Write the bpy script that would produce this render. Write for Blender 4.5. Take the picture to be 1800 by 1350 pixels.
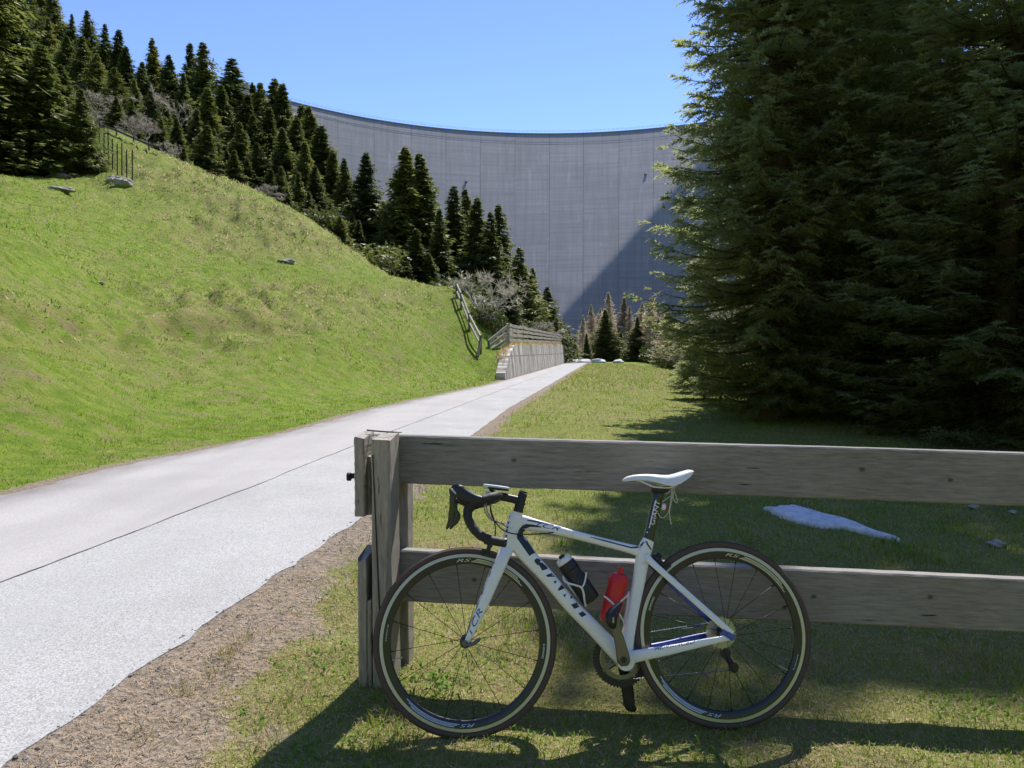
import bpy, bmesh, math, random
import numpy as np
from mathutils import Vector, Matrix
from mathutils.bvhtree import BVHTree

scene = bpy.context.scene
for o in list(bpy.data.objects):
    bpy.data.objects.remove(o)
R = math.radians

# ------------------------------------------------------------------ camera, sky, sun, exposure
CAM_H = 1.389
FPX = 1300.0                      # focal length in photograph pixels (1800 wide)
TILT = math.atan((675 - 618) / FPX)
cam_d = bpy.data.cameras.new('camera')
cam_d.sensor_width = 36
cam_d.lens = 36 * FPX / 1800
cam_d.clip_start = 0.05
cam_d.clip_end = 6000
cam = bpy.data.objects.new('camera', cam_d)
scene.collection.objects.link(cam)
cam.location = (0, 0, CAM_H)
cam.rotation_euler = (math.pi / 2 - TILT, 0, 0)
scene.camera = cam

SUN_EL, SUN_AZ = R(54), R(20.5)      # azimuth: from +Y towards +X
world = bpy.data.worlds.new('World')
scene.world = world
world.use_nodes = True
wn = world.node_tree.nodes
wl = world.node_tree.links
wn.clear()
sky = wn.new('ShaderNodeTexSky')
sky.sky_type = 'NISHITA'
sky.sun_disc = False
sky.sun_elevation = SUN_EL
sky.sun_rotation = SUN_AZ
sky.altitude = 3000
sky.air_density = 1.0
sky.dust_density = 0.0
sky.ozone_density = 6.0
bg = wn.new('ShaderNodeBackground')
bg.inputs['Strength'].default_value = 0.15
wo = wn.new('ShaderNodeOutputWorld')
sat = wn.new('ShaderNodeHueSaturation')
sat.inputs['Saturation'].default_value = 1.0
sat.inputs['Hue'].default_value = 0.509
wl.new(sky.outputs[0], sat.inputs['Color'])
wl.new(sat.outputs[0], bg.inputs[0])
wl.new(bg.outputs[0], wo.inputs[0])

sun_d = bpy.data.lights.new('sun', 'SUN')
sun_d.energy = 4.1
sun_d.angle = R(0.53)
sun_d.color = (1.0, 0.955, 0.88)
sun = bpy.data.objects.new('sun', sun_d)
scene.collection.objects.link(sun)
SUN = Vector((math.cos(SUN_EL) * math.sin(SUN_AZ), math.cos(SUN_EL) * math.cos(SUN_AZ), math.sin(SUN_EL)))
sun.rotation_euler = SUN.to_track_quat('Z', 'Y').to_euler()
sun.location = (20, 40, 60)

vs = scene.view_settings
vs.view_transform = 'Standard'
vs.look = 'None'
vs.exposure = 0.80
vs.gamma = 1.0
vs.use_curve_mapping = False
scene.render.resolution_x = 1024
scene.render.resolution_y = 768
try:
    scene.cycles.max_bounces = 5
    scene.cycles.use_adaptive_sampling = True
    scene.cycles.adaptive_threshold = 0.02
    scene.cycles.diffuse_bounces = 4
    scene.cycles.glossy_bounces = 2
    scene.cycles.transmission_bounces = 3
    scene.cycles.caustics_reflective = False
    scene.cycles.caustics_refractive = False
    scene.cycles.transparent_max_bounces = 8
except Exception:
    pass

# ------------------------------------------------------------------ geometry of the view (used to find where things stand)
_ct, _st = math.cos(TILT), math.sin(TILT)
CAM = np.array([0, 0, CAM_H])


def ray(px, py):
    x = (px - 900) / FPX
    y = (675 - py) / FPX
    return np.array([x, _ct + y * _st, -_st + y * _ct])


def P(px, py, Y):
    d = ray(px, py)
    return CAM + d * (Y / d[1])


def G(px, py, z=0.0):
    d = ray(px, py)
    return CAM + d * ((z - CAM_H) / d[2])


# ------------------------------------------------------------------ helpers
col = scene.collection


def link(o, parent=None):
    col.objects.link(o)
    if parent is not None:
        o.parent = parent
    return o


def tag(o, label=None, cat=None, group=None, kind=None):
    if label:
        o['label'] = label
    if cat:
        o['category'] = cat
    if group:
        o['group'] = group
    if kind:
        o['kind'] = kind
    return o


def empty(name, loc, parent=None):
    o = bpy.data.objects.new(name, None)
    o.empty_display_size = 0.1
    o.location = loc
    return link(o, parent)


def mesh_np(name, V, F, smooth=False):
    """V (n,3); F (m,k) int array, or list of such arrays"""
    V = np.asarray(V, dtype=np.float32).reshape(-1, 3)
    if not isinstance(F, list):
        F = [F]
    F = [np.asarray(f, dtype=np.int32) for f in F if len(f)]
    me = bpy.data.meshes.new(name)
    nl = sum(f.size for f in F)
    npoly = sum(len(f) for f in F)
    me.vertices.add(len(V))
    me.vertices.foreach_set('co', V.ravel())
    me.loops.add(nl)
    me.loops.foreach_set('vertex_index', np.concatenate([f.ravel() for f in F]))
    me.polygons.add(npoly)
    tot = np.concatenate([np.full(len(f), f.shape[1], dtype=np.int32) for f in F])
    start = np.concatenate([[0], np.cumsum(tot)[:-1]]).astype(np.int32)
    me.polygons.foreach_set('loop_start', start)
    me.polygons.foreach_set('loop_total', tot)
    me.polygons.foreach_set('use_smooth', np.full(npoly, bool(smooth)))
    me.update(calc_edges=True)
    return me


def obj_me(name, me, mat, parent=None, loc=(0, 0, 0)):
    if mat is not None and len(me.materials) == 0:
        me.materials.append(mat)
    o = bpy.data.objects.new(name, me)
    o.location = loc
    return link(o, parent)


class MB:
    """collects verts and faces of one part"""

    def __init__(self):
        self.v = []
        self.f = []

    def add(self, V, F):
        b = len(self.v)
        self.v += [tuple(p) for p in V]
        self.f += [tuple(i + b for i in f) for f in F]

    def box(self, c, s, M=None):
        """c centre, s full sizes, M optional 3x3 columns = axes"""
        c = np.array(c, float)
        s = np.array(s, float) / 2
        A = np.eye(3) if M is None else np.array(M, float)
        V = []
        for z in (-1, 1):
            for y in (-1, 1):
                for x in (-1, 1):
                    V.append(c + A[0] * s[0] * x + A[1] * s[1] * y + A[2] * s[2] * z)
        self.add(V, [(0, 2, 3, 1), (4, 5, 7, 6), (0, 1, 5, 4), (2, 6, 7, 3), (0, 4, 6, 2), (1, 3, 7, 5)])

    def rings(self, rs, cap=True, closed=True):
        n = len(rs[0])
        b = len(self.v)
        for r in rs:
            self.v += [tuple(p) for p in r]
        for i in range(len(rs) - 1):
            for j in range(n if closed else n - 1):
                k = (j + 1) % n
                self.f.append((b + i * n + j, b + i * n + k, b + (i + 1) * n + k, b + (i + 1) * n + j))
        if cap:
            self.f.append(tuple(b + j for j in reversed(range(n))))
            self.f.append(tuple(b + (len(rs) - 1) * n + j for j in range(n)))

    def tube(self, pts, rad, n=8, cap=True):
        pts = [np.array(p, float) for p in pts]
        rad = [rad] * len(pts) if np.isscalar(rad) else rad
        rs = []
        prev = None
        for i, p in enumerate(pts):
            t = pts[min(i + 1, len(pts) - 1)] - pts[max(i - 1, 0)]
            t = t / (np.linalg.norm(t) + 1e-12)
            if prev is None:
                a = np.array([0, 0, 1.]) if abs(t[2]) < .9 else np.array([1., 0, 0])
            else:
                a = prev
            e = a - t * np.dot(a, t)
            e = e / (np.linalg.norm(e) + 1e-12)
            g = np.cross(t, e)
            prev = e
            rs.append([p + rad[i] * (math.cos(q) * e + math.sin(q) * g) for q in np.linspace(0, 2 * math.pi, n, endpoint=False)])
        self.rings(rs, cap)

    def build(self, name, mat, parent=None, smooth=False, origin=None, recalc=True, bevel=None):
        V = np.array(self.v, float)
        if origin is not None:
            V = V - np.array(origin, float)
        me = bpy.data.meshes.new(name)
        me.from_pydata([tuple(p) for p in V], [], self.f)
        if recalc or bevel:
            bm = bmesh.new()
            bm.from_mesh(me)
            bmesh.ops.recalc_face_normals(bm, faces=bm.faces)
            if bevel:
                bmesh.ops.bevel(bm, geom=list(bm.edges), offset=bevel, segments=1, affect='EDGES', clamp_overlap=True)
            bm.to_mesh(me)
            bm.free()
        if smooth:
            for p in me.polygons:
                p.use_smooth = True
        me.update()
        return obj_me(name, me, mat, parent)


def smooth_by_angle(o, ang=35):
    me = o.data
    for p in me.polygons:
        p.use_smooth = True
    try:
        me.set_sharp_from_angle(angle=R(ang))
    except Exception:
        pass


def crspline(pts, n):
    """Catmull-Rom resample of rows (any dimension)"""
    p = np.array(pts, float)
    m = len(p)
    out = []
    for q in np.linspace(0, m - 1, n):
        i = min(int(q), m - 2)
        t = q - i
        p0 = p[max(i - 1, 0)]
        p1 = p[i]
        p2 = p[i + 1]
        p3 = p[min(i + 2, m - 1)]
        out.append(.5 * (2 * p1 + (p2 - p0) * t + (2 * p0 - 5 * p1 + 4 * p2 - p3) * t * t + (3 * p1 - p0 - 3 * p2 + p3) * t ** 3))
    return np.array(out)


def _hash(ix, iy, seed):
    h = (ix.astype(np.int64) * 374761393 + iy.astype(np.int64) * 668265263 + seed * 2147483647) & 0xffffffff
    h = ((h ^ (h >> 13)) * 1274126177) & 0xffffffff
    return ((h ^ (h >> 16)) & 0xffffff) / float(0xffffff)


def vnoise(x, y, seed=0):
    x = np.asarray(x, float)
    y = np.asarray(y, float)
    ix = np.floor(x)
    iy = np.floor(y)
    fx = x - ix
    fy = y - iy
    fx = fx * fx * (3 - 2 * fx)
    fy = fy * fy * (3 - 2 * fy)
    a = _hash(ix, iy, seed)
    b = _hash(ix + 1, iy, seed)
    c = _hash(ix, iy + 1, seed)
    d = _hash(ix + 1, iy + 1, seed)
    return (a * (1 - fx) + b * fx) * (1 - fy) + (c * (1 - fx) + d * fx) * fy      # 0..1


def fbm(x, y, seed=0, o=3):
    s = 0
    a = .5
    t = 0
    for k in range(o):
        s = s + a * vnoise(x * 2 ** k, y * 2 ** k, seed + k * 17)
        t += a
        a *= .5
    return s / t


def sstep(a, b, x):
    t = np.clip((np.asarray(x, float) - a) / (b - a), 0, 1)
    return t * t * (3 - 2 * t)


# ------------------------------------------------------------------ materials
class NT:
    def __init__(self, name):
        self.m = bpy.data.materials.new(name)
        self.m.use_nodes = True
        self.t = self.m.node_tree
        self.n = self.t.nodes
        self.b = self.n['Principled BSDF']
        self.out = self.n['Material Output']

    def new(self, ty, **kw):
        x = self.n.new(ty)
        for k, v in kw.items():
            setattr(x, k, v)
        return x

    def put(self, sock, val):
        if hasattr(val, 'is_linked') or isinstance(val, bpy.types.NodeSocket):
            self.t.links.new(val, sock)
        else:
            sock.default_value = val

    def math(self, op, a, b=None, c=None, clamp=False):
        x = self.new('ShaderNodeMath', operation=op)
        x.use_clamp = clamp
        self.put(x.inputs[0], a)
        if b is not None:
            self.put(x.inputs[1], b)
        if c is not None:
            self.put(x.inputs[2], c)
        return x.outputs[0]

    def coord(self, kind='Object'):
        return self.new('ShaderNodeTexCoord').outputs[kind]

    def mapping(self, vec, scale=(1, 1, 1), loc=(0, 0, 0), rot=(0, 0, 0)):
        x = self.new('ShaderNodeMapping')
        self.t.links.new(vec, x.inputs[0])
        x.inputs['Scale'].default_value = scale
        x.inputs['Location'].default_value = loc
        x.inputs['Rotation'].default_value = rot
        return x.outputs[0]

    def noise(self, vec, scale, detail=4, rough=.55, dist=0, out=0):
        x = self.new('ShaderNodeTexNoise')
        self.t.links.new(vec, x.inputs['Vector'])
        x.inputs['Scale'].default_value = scale
        x.inputs['Detail'].default_value = detail
        x.inputs['Roughness'].default_value = rough
        x.inputs['Distortion'].default_value = dist
        return x.outputs[out]

    def ramp(self, fac, stops, interp='LINEAR'):
        x = self.new('ShaderNodeValToRGB')
        x.color_ramp.interpolation = interp
        e = x.color_ramp.elements
        while len(e) < len(stops):
            e.new(.5)
        for i, (p, c) in enumerate(stops):
            e[i].position = p
            if np.isscalar(c):
                c = (c, c, c)
            e[i].color = (*c, 1)
        self.put(x.inputs[0], fac)
        return x.outputs[0]

    def mix(self, fac, a, b, mode='MIX'):
        x = self.new('ShaderNodeMix', data_type='RGBA', blend_type=mode)
        self.put(x.inputs[0], fac)
        for s, v in ((x.inputs[6], a), (x.inputs[7], b)):
            if isinstance(v, tuple):
                s.default_value = (*v[:3], 1)
            else:
                self.put(s, v)
        return x.outputs[2]

    def bump(self, h, strength=.3, dist=.01):
        x = self.new('ShaderNodeBump')
        x.inputs['Strength'].default_value = strength
        x.inputs['Distance'].default_value = dist
        self.put(x.inputs['Height'], h)
        self.t.links.new(x.outputs[0], self.b.inputs['Normal'])
        return x.outputs[0]

    def set(self, **kw):
        names = dict(color='Base Color', rough='Roughness', metal='Metallic', spec='Specular IOR Level', coat='Coat Weight', coat_rough='Coat Roughness', trans='Transmission Weight', ior='IOR', sub='Subsurface Weight')
        for k, v in kw.items():
            s = self.b.inputs[names[k]]
            if isinstance(v, tuple) and len(v) == 3:
                v = (*v, 1)
            self.put(s, v)
        return self

    def attr(self, name, out='Fac'):
        x = self.new('ShaderNodeAttribute', attribute_name=name)
        return x.outputs[out]


def plain(name, color, rough=.5, metal=0., spec=.5, coat=0., var=.12, scale=40, bump=0.):
    t = NT(name)
    n = t.noise(t.coord(), scale, 3)
    c = t.mix(n, tuple(x * (1 - var) for x in color), tuple(min(1, x * (1 + var)) for x in color))
    t.set(color=c, rough=t.math('MULTIPLY_ADD', n, .15, rough - .07), metal=metal, spec=spec, coat=coat)
    if bump:
        t.bump(n, bump, .002)
    return t.m


def leafy(name, c1, c2, trans=.35, attr=None, scale=.6, hue=-.035):
    """foliage: diffuse + translucent"""
    t = NT(name)
    geo = t.new('ShaderNodeNewGeometry')
    rnd = geo.outputs['Random Per Island']
    n = t.noise(t.coord('Object'), scale, 2)
    f = t.math('ADD', t.math('MULTIPLY', rnd, .6), t.math('MULTIPLY', n, .5), clamp=True)
    if attr:
        c = t.attr(attr, 'Color')
        c = t.mix(.25, c, t.mix(f, c1, c2))
    else:
        c = t.mix(f, c1, c2)
    info = t.new('ShaderNodeObjectInfo')
    hs = t.new('ShaderNodeHueSaturation')
    t.put(hs.inputs['Value'], t.math('MULTIPLY_ADD', info.outputs['Random'], .7, .7))
    t.put(hs.inputs['Hue'], t.math('MULTIPLY_ADD', info.outputs['Random'], hue, .5 - hue * .3))
    t.t.links.new(c, hs.inputs['Color'])
    c = hs.outputs[0]
    t.set(color=c, rough=.55, spec=.3)
    tr = t.new('ShaderNodeBsdfTranslucent')
    hs2 = t.new('ShaderNodeHueSaturation')
    hs2.inputs['Value'].default_value = 1.5
    hs2.inputs['Saturation'].default_value = 1.1
    t.t.links.new(c, hs2.inputs['Color'])
    t.t.links.new(hs2.outputs[0], tr.inputs[0])
    mx = t.new('ShaderNodeMixShader')
    mx.inputs[0].default_value = trans
    t.t.links.new(t.b.outputs[0], mx.inputs[1])
    t.t.links.new(tr.outputs[0], mx.inputs[2])
    t.t.links.new(mx.outputs[0], t.out.inputs[0])
    return t.m


def wood(name, dark, light, axis=0, seed=0., knots=(), scale=1.0):
    """weathered grey timber; grain runs along the object's local axis; knots: (along, across) in metres"""
    t = NT(name)
    v = t.coord()
    sep = t.new('ShaderNodeSeparateXYZ')
    t.t.links.new(v, sep.inputs[0])
    a = sep.outputs[axis]
    c = sep.outputs[2 if axis == 0 else 0]
    sc = [9, 9, 9]
    sc[axis] = .9
    wob = t.noise(t.mapping(v, tuple(s * .35 for s in sc), (seed, seed, seed)), 1.0, 2)
    g = t.math('MULTIPLY_ADD', wob, .05, c)
    for (ka, kc) in knots:
        dx = t.math('MULTIPLY', t.math('SUBTRACT', a, ka), .45)
        dz = t.math('SUBTRACT', c, kc)
        d = t.math('SQRT', t.math('MULTIPLY_ADD', dx, dx, t.math('MULTIPLY', dz, dz)))
        fall = t.math('POWER', 2.718, t.math('MULTIPLY', d, -22.0))
        mixn = t.new('ShaderNodeMix', data_type='FLOAT')
        t.put(mixn.inputs[0], fall)
        t.put(mixn.inputs[2], g)
        t.put(mixn.inputs[3], d)
        g = mixn.outputs[0]
    ringw = t.math('SINE', t.math('MULTIPLY', g, 260.0 * scale))
    fine = t.noise(t.mapping(v, tuple(s * 14 for s in sc), (seed, 2 * seed, seed)), 1.0, 4, .65)
    big = t.noise(t.mapping(v, (1.3, 1.3, 1.3), (seed * 3, 0, 0)), 1.6, 4, .6)
    crack = t.noise(t.mapping(v, tuple(s * 5 for s in sc), (seed * 5, 0, seed)), 1.0, 3, .5)
    crackm = t.ramp(crack, [(.285, 0.0), (.33, 1.0)])
    f = t.math('ADD', t.math('MULTIPLY', ringw, .035), t.math('ADD', t.math('MULTIPLY', fine, .95), t.math('MULTIPLY', big, .38)))
    f = t.math('SUBTRACT', f, .12, clamp=True)
    colr = t.ramp(f, [(.1, dark), (.45, tuple((p + q) / 2 for p, q in zip(dark, light))), (.85, light)])
    brown = t.noise(t.mapping(v, (1, 1, 1), (0, seed * 7, 0)), 2.2, 4, .6)
    colr = t.mix(t.ramp(brown, [(.5, 0.0), (.8, .4)]), colr, (light[0] * .68, light[1] * .6, light[2] * .5))
    colr = t.mix(t.math('SUBTRACT', 1.0, crackm), colr, tuple(x * .45 for x in dark))
    for (ka, kc) in knots:
        dx = t.math('MULTIPLY', t.math('SUBTRACT', a, ka), .75)
        dz = t.math('SUBTRACT', c, kc)
        d = t.math('SQRT', t.math('MULTIPLY_ADD', dx, dx, t.math('MULTIPLY', dz, dz)))
        colr = t.mix(t.ramp(d, [(.005, .7), (.011, 0.0)]), colr, (.018, .014, .011))
    t.set(color=colr, rough=.85, spec=.25)
    hgt = t.math('ADD', t.math('MULTIPLY', f, 1.0), t.math('MULTIPLY', crackm, 1.2))
    t.bump(hgt, .55, .0035)
    return t.m


M = {}
M['tyre_side'] = plain('tyre_side', (.082, .057, .046), .75, var=.2, scale=60)
M['tyre_tread'] = plain('tyre_tread', (.022, .021, .021), .85)
M['rim_black'] = plain('rim_black', (.012, .012, .015), .32, coat=.3)
M['alu'] = plain('aluminium', (.50, .50, .50), .45, metal=1., var=.1, scale=90)
M['alu_dark'] = plain('gunmetal', (.16, .16, .15), .36, metal=.9)
M['black'] = plain('black_plastic', (.016, .016, .018), .45)
M['black_gloss'] = plain('black_gloss', (.010, .012, .013), .22, coat=.6)
M['tape'] = plain('bar_tape', (.018, .018, .019), .62, scale=500, bump=.3)
M['steel'] = plain('steel', (.35, .35, .34), .35, metal=1.)
M['spoke'] = plain('spoke_black', (.02, .02, .022), .35, metal=.6)
M['blue'] = plain('blue_paint', (.02, .055, .36), .28, coat=.6)
M['navy'] = plain('navy_decal', (.012, .016, .045), .35)
M['royal'] = plain('royal_decal', (.02, .06, .40), .35)
M['white_decal'] = plain('white_decal', (.80, .82, .86), .35)
M['pale_blue'] = plain('pale_blue_decal', (.45, .57, .90), .3)
M['straw_decal'] = plain('straw_decal', (.60, .60, .36), .35)
M['white_plastic'] = plain('white_plastic', (.78, .78, .77), .3, coat=.3)
M['red'] = plain('red_plastic', (.62, .018, .022), .38, var=.06)
M['red_light'] = plain('red_lens', (.55, .03, .03), .2)
M['string'] = plain('string', (.55, .52, .44), .85)
M['bottle_black'] = plain('bottle_black', (.014, .014, .018), .4)
def snow_mat():
    t = NT('old_snow')
    v = t.coord()
    n = t.noise(v, 9, 6, .7)
    d = t.noise(v, 55, 3, .7)
    c = t.mix(t.ramp(n, [(.3, 0.), (.7, 1.)]), (.46, .48, .51), (.78, .80, .84))
    c = t.mix(t.ramp(d, [(.60, 0.), (.68, .7)]), c, (.20, .17, .13))
    t.set(color=c, rough=.8, spec=.3)
    t.bump(t.math('ADD', n, t.math('MULTIPLY', d, .5)), .7, .02)
    return t.m


M['snow'] = snow_mat()
M['rock'] = plain('rock', (.30, .29, .27), .9, var=.45, scale=5, bump=.8)
M['rust'] = plain('dark_iron', (.03, .028, .026), .6, metal=.6)


def frame_paint():
    t = NT('white_frame_paint')
    v = t.coord()
    dirt = t.noise(v, 26, 6, .7)
    big = t.noise(v, 5, 2)
    m = t.math('MULTIPLY', t.ramp(dirt, [(.57, 0.0), (.68, 1.0)]), t.ramp(big, [(.48, 0.0), (.68, .55)]))
    c = t.mix(m, (.84, .85, .86), (.30, .27, .22))
    t.set(color=c, rough=t.math('MULTIPLY_ADD', dirt, .2, .18), spec=.5, coat=.55, coat_rough=.12)
    return t.m


M['frame'] = frame_paint()
WD, WL = (.045, .040, .036), (.235, .215, .19)

# ------------------------------------------------------------------ terrain height
ROAD_R = [G(430, 1050), G(640, 908), G(745, 825), G(830, 765), G(895, 717), G(960, 680), G(1000, 656), G(1030, 639)]
ROAD_L = [G(0, 872), G(250, 812), G(500, 762), G(640, 723), G(760, 697), G(865, 675), G(935, 655), G(986, 640.5)]
ROAD_M = [G(0, 1025), G(200, 950), G(433, 860), G(600, 793), G(740, 739), G(830, 705), G(907, 676), G(965, 655), G(1010, 639.5)]


def edge_fn(pts):
    p = np.array(pts)[:, :2]
    p = p[np.argsort(p[:, 1])]
    k = min(2, len(p) - 1)
    d0 = p[k] - p[0]
    d0 = d0 / d0[1]
    d1 = p[-1] - p[-3]
    d1 = d1 / d1[1]
    a = p[0] - d0 * 60
    b = p[-1] + d1 * 40
    p = np.vstack([a, p, b])
    # smooth slightly by dense resampling
    yy = np.linspace(p[0, 1], p[-1, 1], 900)
    xx = np.interp(yy, p[:, 1], p[:, 0])
    w = np.exp(-np.linspace(-2, 2, 9) ** 2)
    w /= w.sum()
    xs = np.convolve(np.pad(xx, 4, mode='edge'), w, 'valid')
    return lambda y: np.interp(y, yy, xs)


ex_r, ex_l, ex_m = edge_fn(ROAD_R), edge_fn(ROAD_L), edge_fn(ROAD_M)
_exm0 = ex_m
ex_m = lambda y: _exm0(y) + .05 * (fbm(np.asarray(y, float) * 1.3, np.asarray(y, float) * 0 + 2, 14, 4) - .5)
ROAD_END = 112.0

_c = []


def cp(px, Y, py=None, z=None):
    if py is not None:
        q = P(px, py, Y)
        _c.append((q[0], Y, q[2]))
    else:
        _c.append(((px - 900) / FPX * Y, Y, z))


for Y in (1.5, 3, 5, 8, 12, 18, 26, 36, 50, 70, 90):
    for px in (900, 1300, 1750, 2100):
        cp(px, Y, z=0.0 if not (px >= 1750 and Y > 40) else (Y - 40) * .12)
for px, Y in ((-400, 3), (-400, 5), (-400, 6.8), (0, 3), (0, 5), (0, 7.2), (300, 9), (500, 4), (500, 10.5), (640, 14), (760, 18.5), (865, 32), (935, 45), (986, 80), (640, 6)):
    cp(px, Y, z=0.0)
# grassy hill left of the road, up to its ridge
for px, lst in {
    -350: [(10, .9), (20, 4.6), (40, 11.5), (62, 17), (78, 23), (110, 41), (160, 72)],
    0: [(12, 1.25), (20, 3.7), (40, 10.0), (60, 15.3), (70, 17.0), (82, 22), (110, 40), (150, 66)],
    90: [(14, 1.3), (25, 4.6), (45, 10.9), (60, 15.2), (72, 18.2), (84, 24), (115, 42), (150, 63)],
}.items():
    for Y, z in lst:
        cp(px, Y, z=z)
for px, py, Y in [(180, 322, 60), (180, 229, 78), (240, 255, 74), (300, 281, 70), (420, 326, 65), (530, 376, 60), (600, 431, 55), (700, 491, 50), (800, 516, 45), (835, 560, 43),
                  (240, 330, 58), (300, 350, 56), (400, 400, 52), (500, 440, 48), (620, 500, 43), (740, 545, 40), (850, 640, 36),
                  (200, 500, 28), (400, 530, 29), (600, 570, 30), (720, 610, 31), (200, 640, 17), (400, 650, 20), (560, 650, 23), (700, 660, 27), (300, 740, 12.2), (450, 720, 14.5),
                  # behind the ridge
                  (180, 215, 95), (300, 290, 88), (420, 345, 82), (530, 400, 76), (600, 455, 70), (700, 520, 64), (800, 545, 58), (850, 575, 56),
                  (75, 66, 150), (180, 140, 145), (300, 232, 135), (430, 310, 125), (540, 380, 118), (640, 448, 108), (740, 500, 100), (830, 548, 92), (900, 585, 86), (985, 605, 100), (940, 596, 80),
                  (900, 590, 60), (875, 590, 50),
                  (1040, 628, 120), (1130, 630, 115), (1220, 628, 110), (1400, 560, 120), (1700, 430, 130),
                  (430, 260, 420), (600, 420, 420), (800, 540, 420), (1000, 592, 420), (1200, 560, 420), (1350, 430, 420), (1600, 180, 420), (0, 20, 420), (0, -30, 260), (180, 150, 260), (180, 170, 420), (-350, -60, 260), (-350, -20, 420), (600, 440, 220), (900, 585, 220), (1100, 605, 220), (1400, 470, 220), (1700, 250, 220)]:
    cp(px, Y, py=py)
_c = np.array(_c)
KT = 2.4


def _feat(x, y):
    th = np.clip(np.arctan2(x, np.maximum(y, -1e9)), -R(44), R(44))
    r = np.clip(np.hypot(x, y), 1.2, 480)
    return np.stack([th * KT, np.log(r)], -1)


def _phi(d2):
    return .5 * d2 * np.log(d2 + 1e-12)


_Fc = _feat(_c[:, 0], _c[:, 1])
_Z = _c[:, 2] / np.hypot(_c[:, 0], _c[:, 1])          # fit the slope z/r: keeps near ground flat and far ground smooth
_n = len(_c)
_A = np.zeros((_n + 3, _n + 3))
_d2 = ((_Fc[:, None] - _Fc[None]) ** 2).sum(-1)
_A[:_n, :_n] = _phi(_d2) + np.eye(_n) * 2e-4
_A[:_n, _n] = 1
_A[:_n, _n + 1:] = _Fc
_A[_n:, :_n] = _A[:_n, _n:].T
_w = np.linalg.solve(_A, np.concatenate([_Z, np.zeros(3)]))


def base_h(x, y):
    F = _feat(x, y)
    out = np.empty(len(F))
    for i in range(0, len(F), 20000):
        f = F[i:i + 20000]
        d2 = ((f[:, None] - _Fc[None]) ** 2).sum(-1)
        out[i:i + 20000] = _phi(d2) @ _w[:_n] + _w[_n] + f @ _w[_n + 1:]
    r = np.hypot(x, y)
    return out * r


WALL_Y0, WALL_Y1 = 36.5, 92.0


def wall_top(y):
    return np.interp(y, [36.5, 38.5, 41.5, 92], [.35, 1.15, 1.75, 2.25])


def H(x, y, detail=True):
    x = np.atleast_1d(np.asarray(x, float))
    y = np.atleast_1d(np.asarray(y, float))
    b = base_h(x, y)
    dl = ex_l(y) - x                       # >0: left of the road
    dr = x - ex_r(y)                       # >0: right of the road
    inroad = y < ROAD_END
    hill = b * sstep(0.0, 5.0, dl) + np.minimum(b, .05) * 0
    flat = .015 * (fbm(x * .8, y * .8, 5) - .5)
    right = b * sstep(14, 40, np.hypot(x, y)) * sstep(4, 14, dr) + flat + .05 * np.exp(-((x + .5) ** 2 + (y - 3.1) ** 2) / .12)
    z = np.where(dl > 0, hill, np.where(dr > 0, right, -.06 * sstep(.10, .3, -dr) * sstep(.10, .3, -dl)))
    z = np.where(inroad, z, b)
    # bank behind the retaining wall
    inw = (y > WALL_Y0) & (y < WALL_Y1) & (dl > .05)
    wt = wall_top(y)
    bank = np.maximum(np.minimum(b, 40), wt + .02 + np.maximum(dl - 1.2, 0) * .25)
    s0 = sstep(WALL_Y0 - .5, WALL_Y0 + 7, y)
    bank = bank * s0 + np.maximum(hill, wt * .9) * (1 - s0)
    end = sstep(WALL_Y1, WALL_Y1 - 6, y)
    zb = np.where(dl < .72, wt * sstep(.34, .72, dl) * .97, bank)
    z = np.where(inw, zb * end + z * (1 - end), z)
    ed = np.minimum(sstep(0, .16, dl) + sstep(0, .16, dr), 1)
    if detail:
        r = np.hypot(x, y)
        onhill = sstep(2, 9, dl) * sstep(160, 90, y)
        tus = sstep(.40, .66, fbm(x * .11 + 3, y * .06, 31, 3))
        n = fbm(x * 1.5, y * .9, 41, 2) - .5
        z = z + onhill * (.34 + .80 * tus) * n + onhill * .35 * (fbm(x * .5, y * .42, 47, 2) - .5) + onhill * .5 * (fbm(x * .12, y * .12, 71) - .5)
        near = np.where((dl > .1) | (dr > .1), 1, 0) * sstep(60, 20, r)
        z = z + near * .028 * (fbm(x * 6, y * 6, 91, 2) - .5)
    return z


def h1(x, y):
    return float(H(x, y)[0])


# ------------------------------------------------------------------ ground sheet
ang = np.concatenate([np.linspace(-180, -46, 28)[:-1], np.linspace(-46, 46, 461), np.linspace(46, 180, 28)[1:]])
NR = 600
rad = .5 * (1600 / .5) ** (np.arange(NR) / (NR - 1.0))
AA, RR = np.meshgrid(np.radians(ang), rad)
gx = (RR * np.sin(AA)).ravel()
gy = (RR * np.cos(AA)).ravel()
gz = H(gx, gy)
na = len(ang)
idx = np.arange(NR * na).reshape(NR, na)
F = np.stack([idx[:-1, :-1], idx[:-1, 1:], idx[1:, 1:], idx[1:, :-1]], -1).reshape(-1, 4)
gm = mesh_np('ground', np.stack([gx, gy, gz], 1), F, smooth=True)
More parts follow.
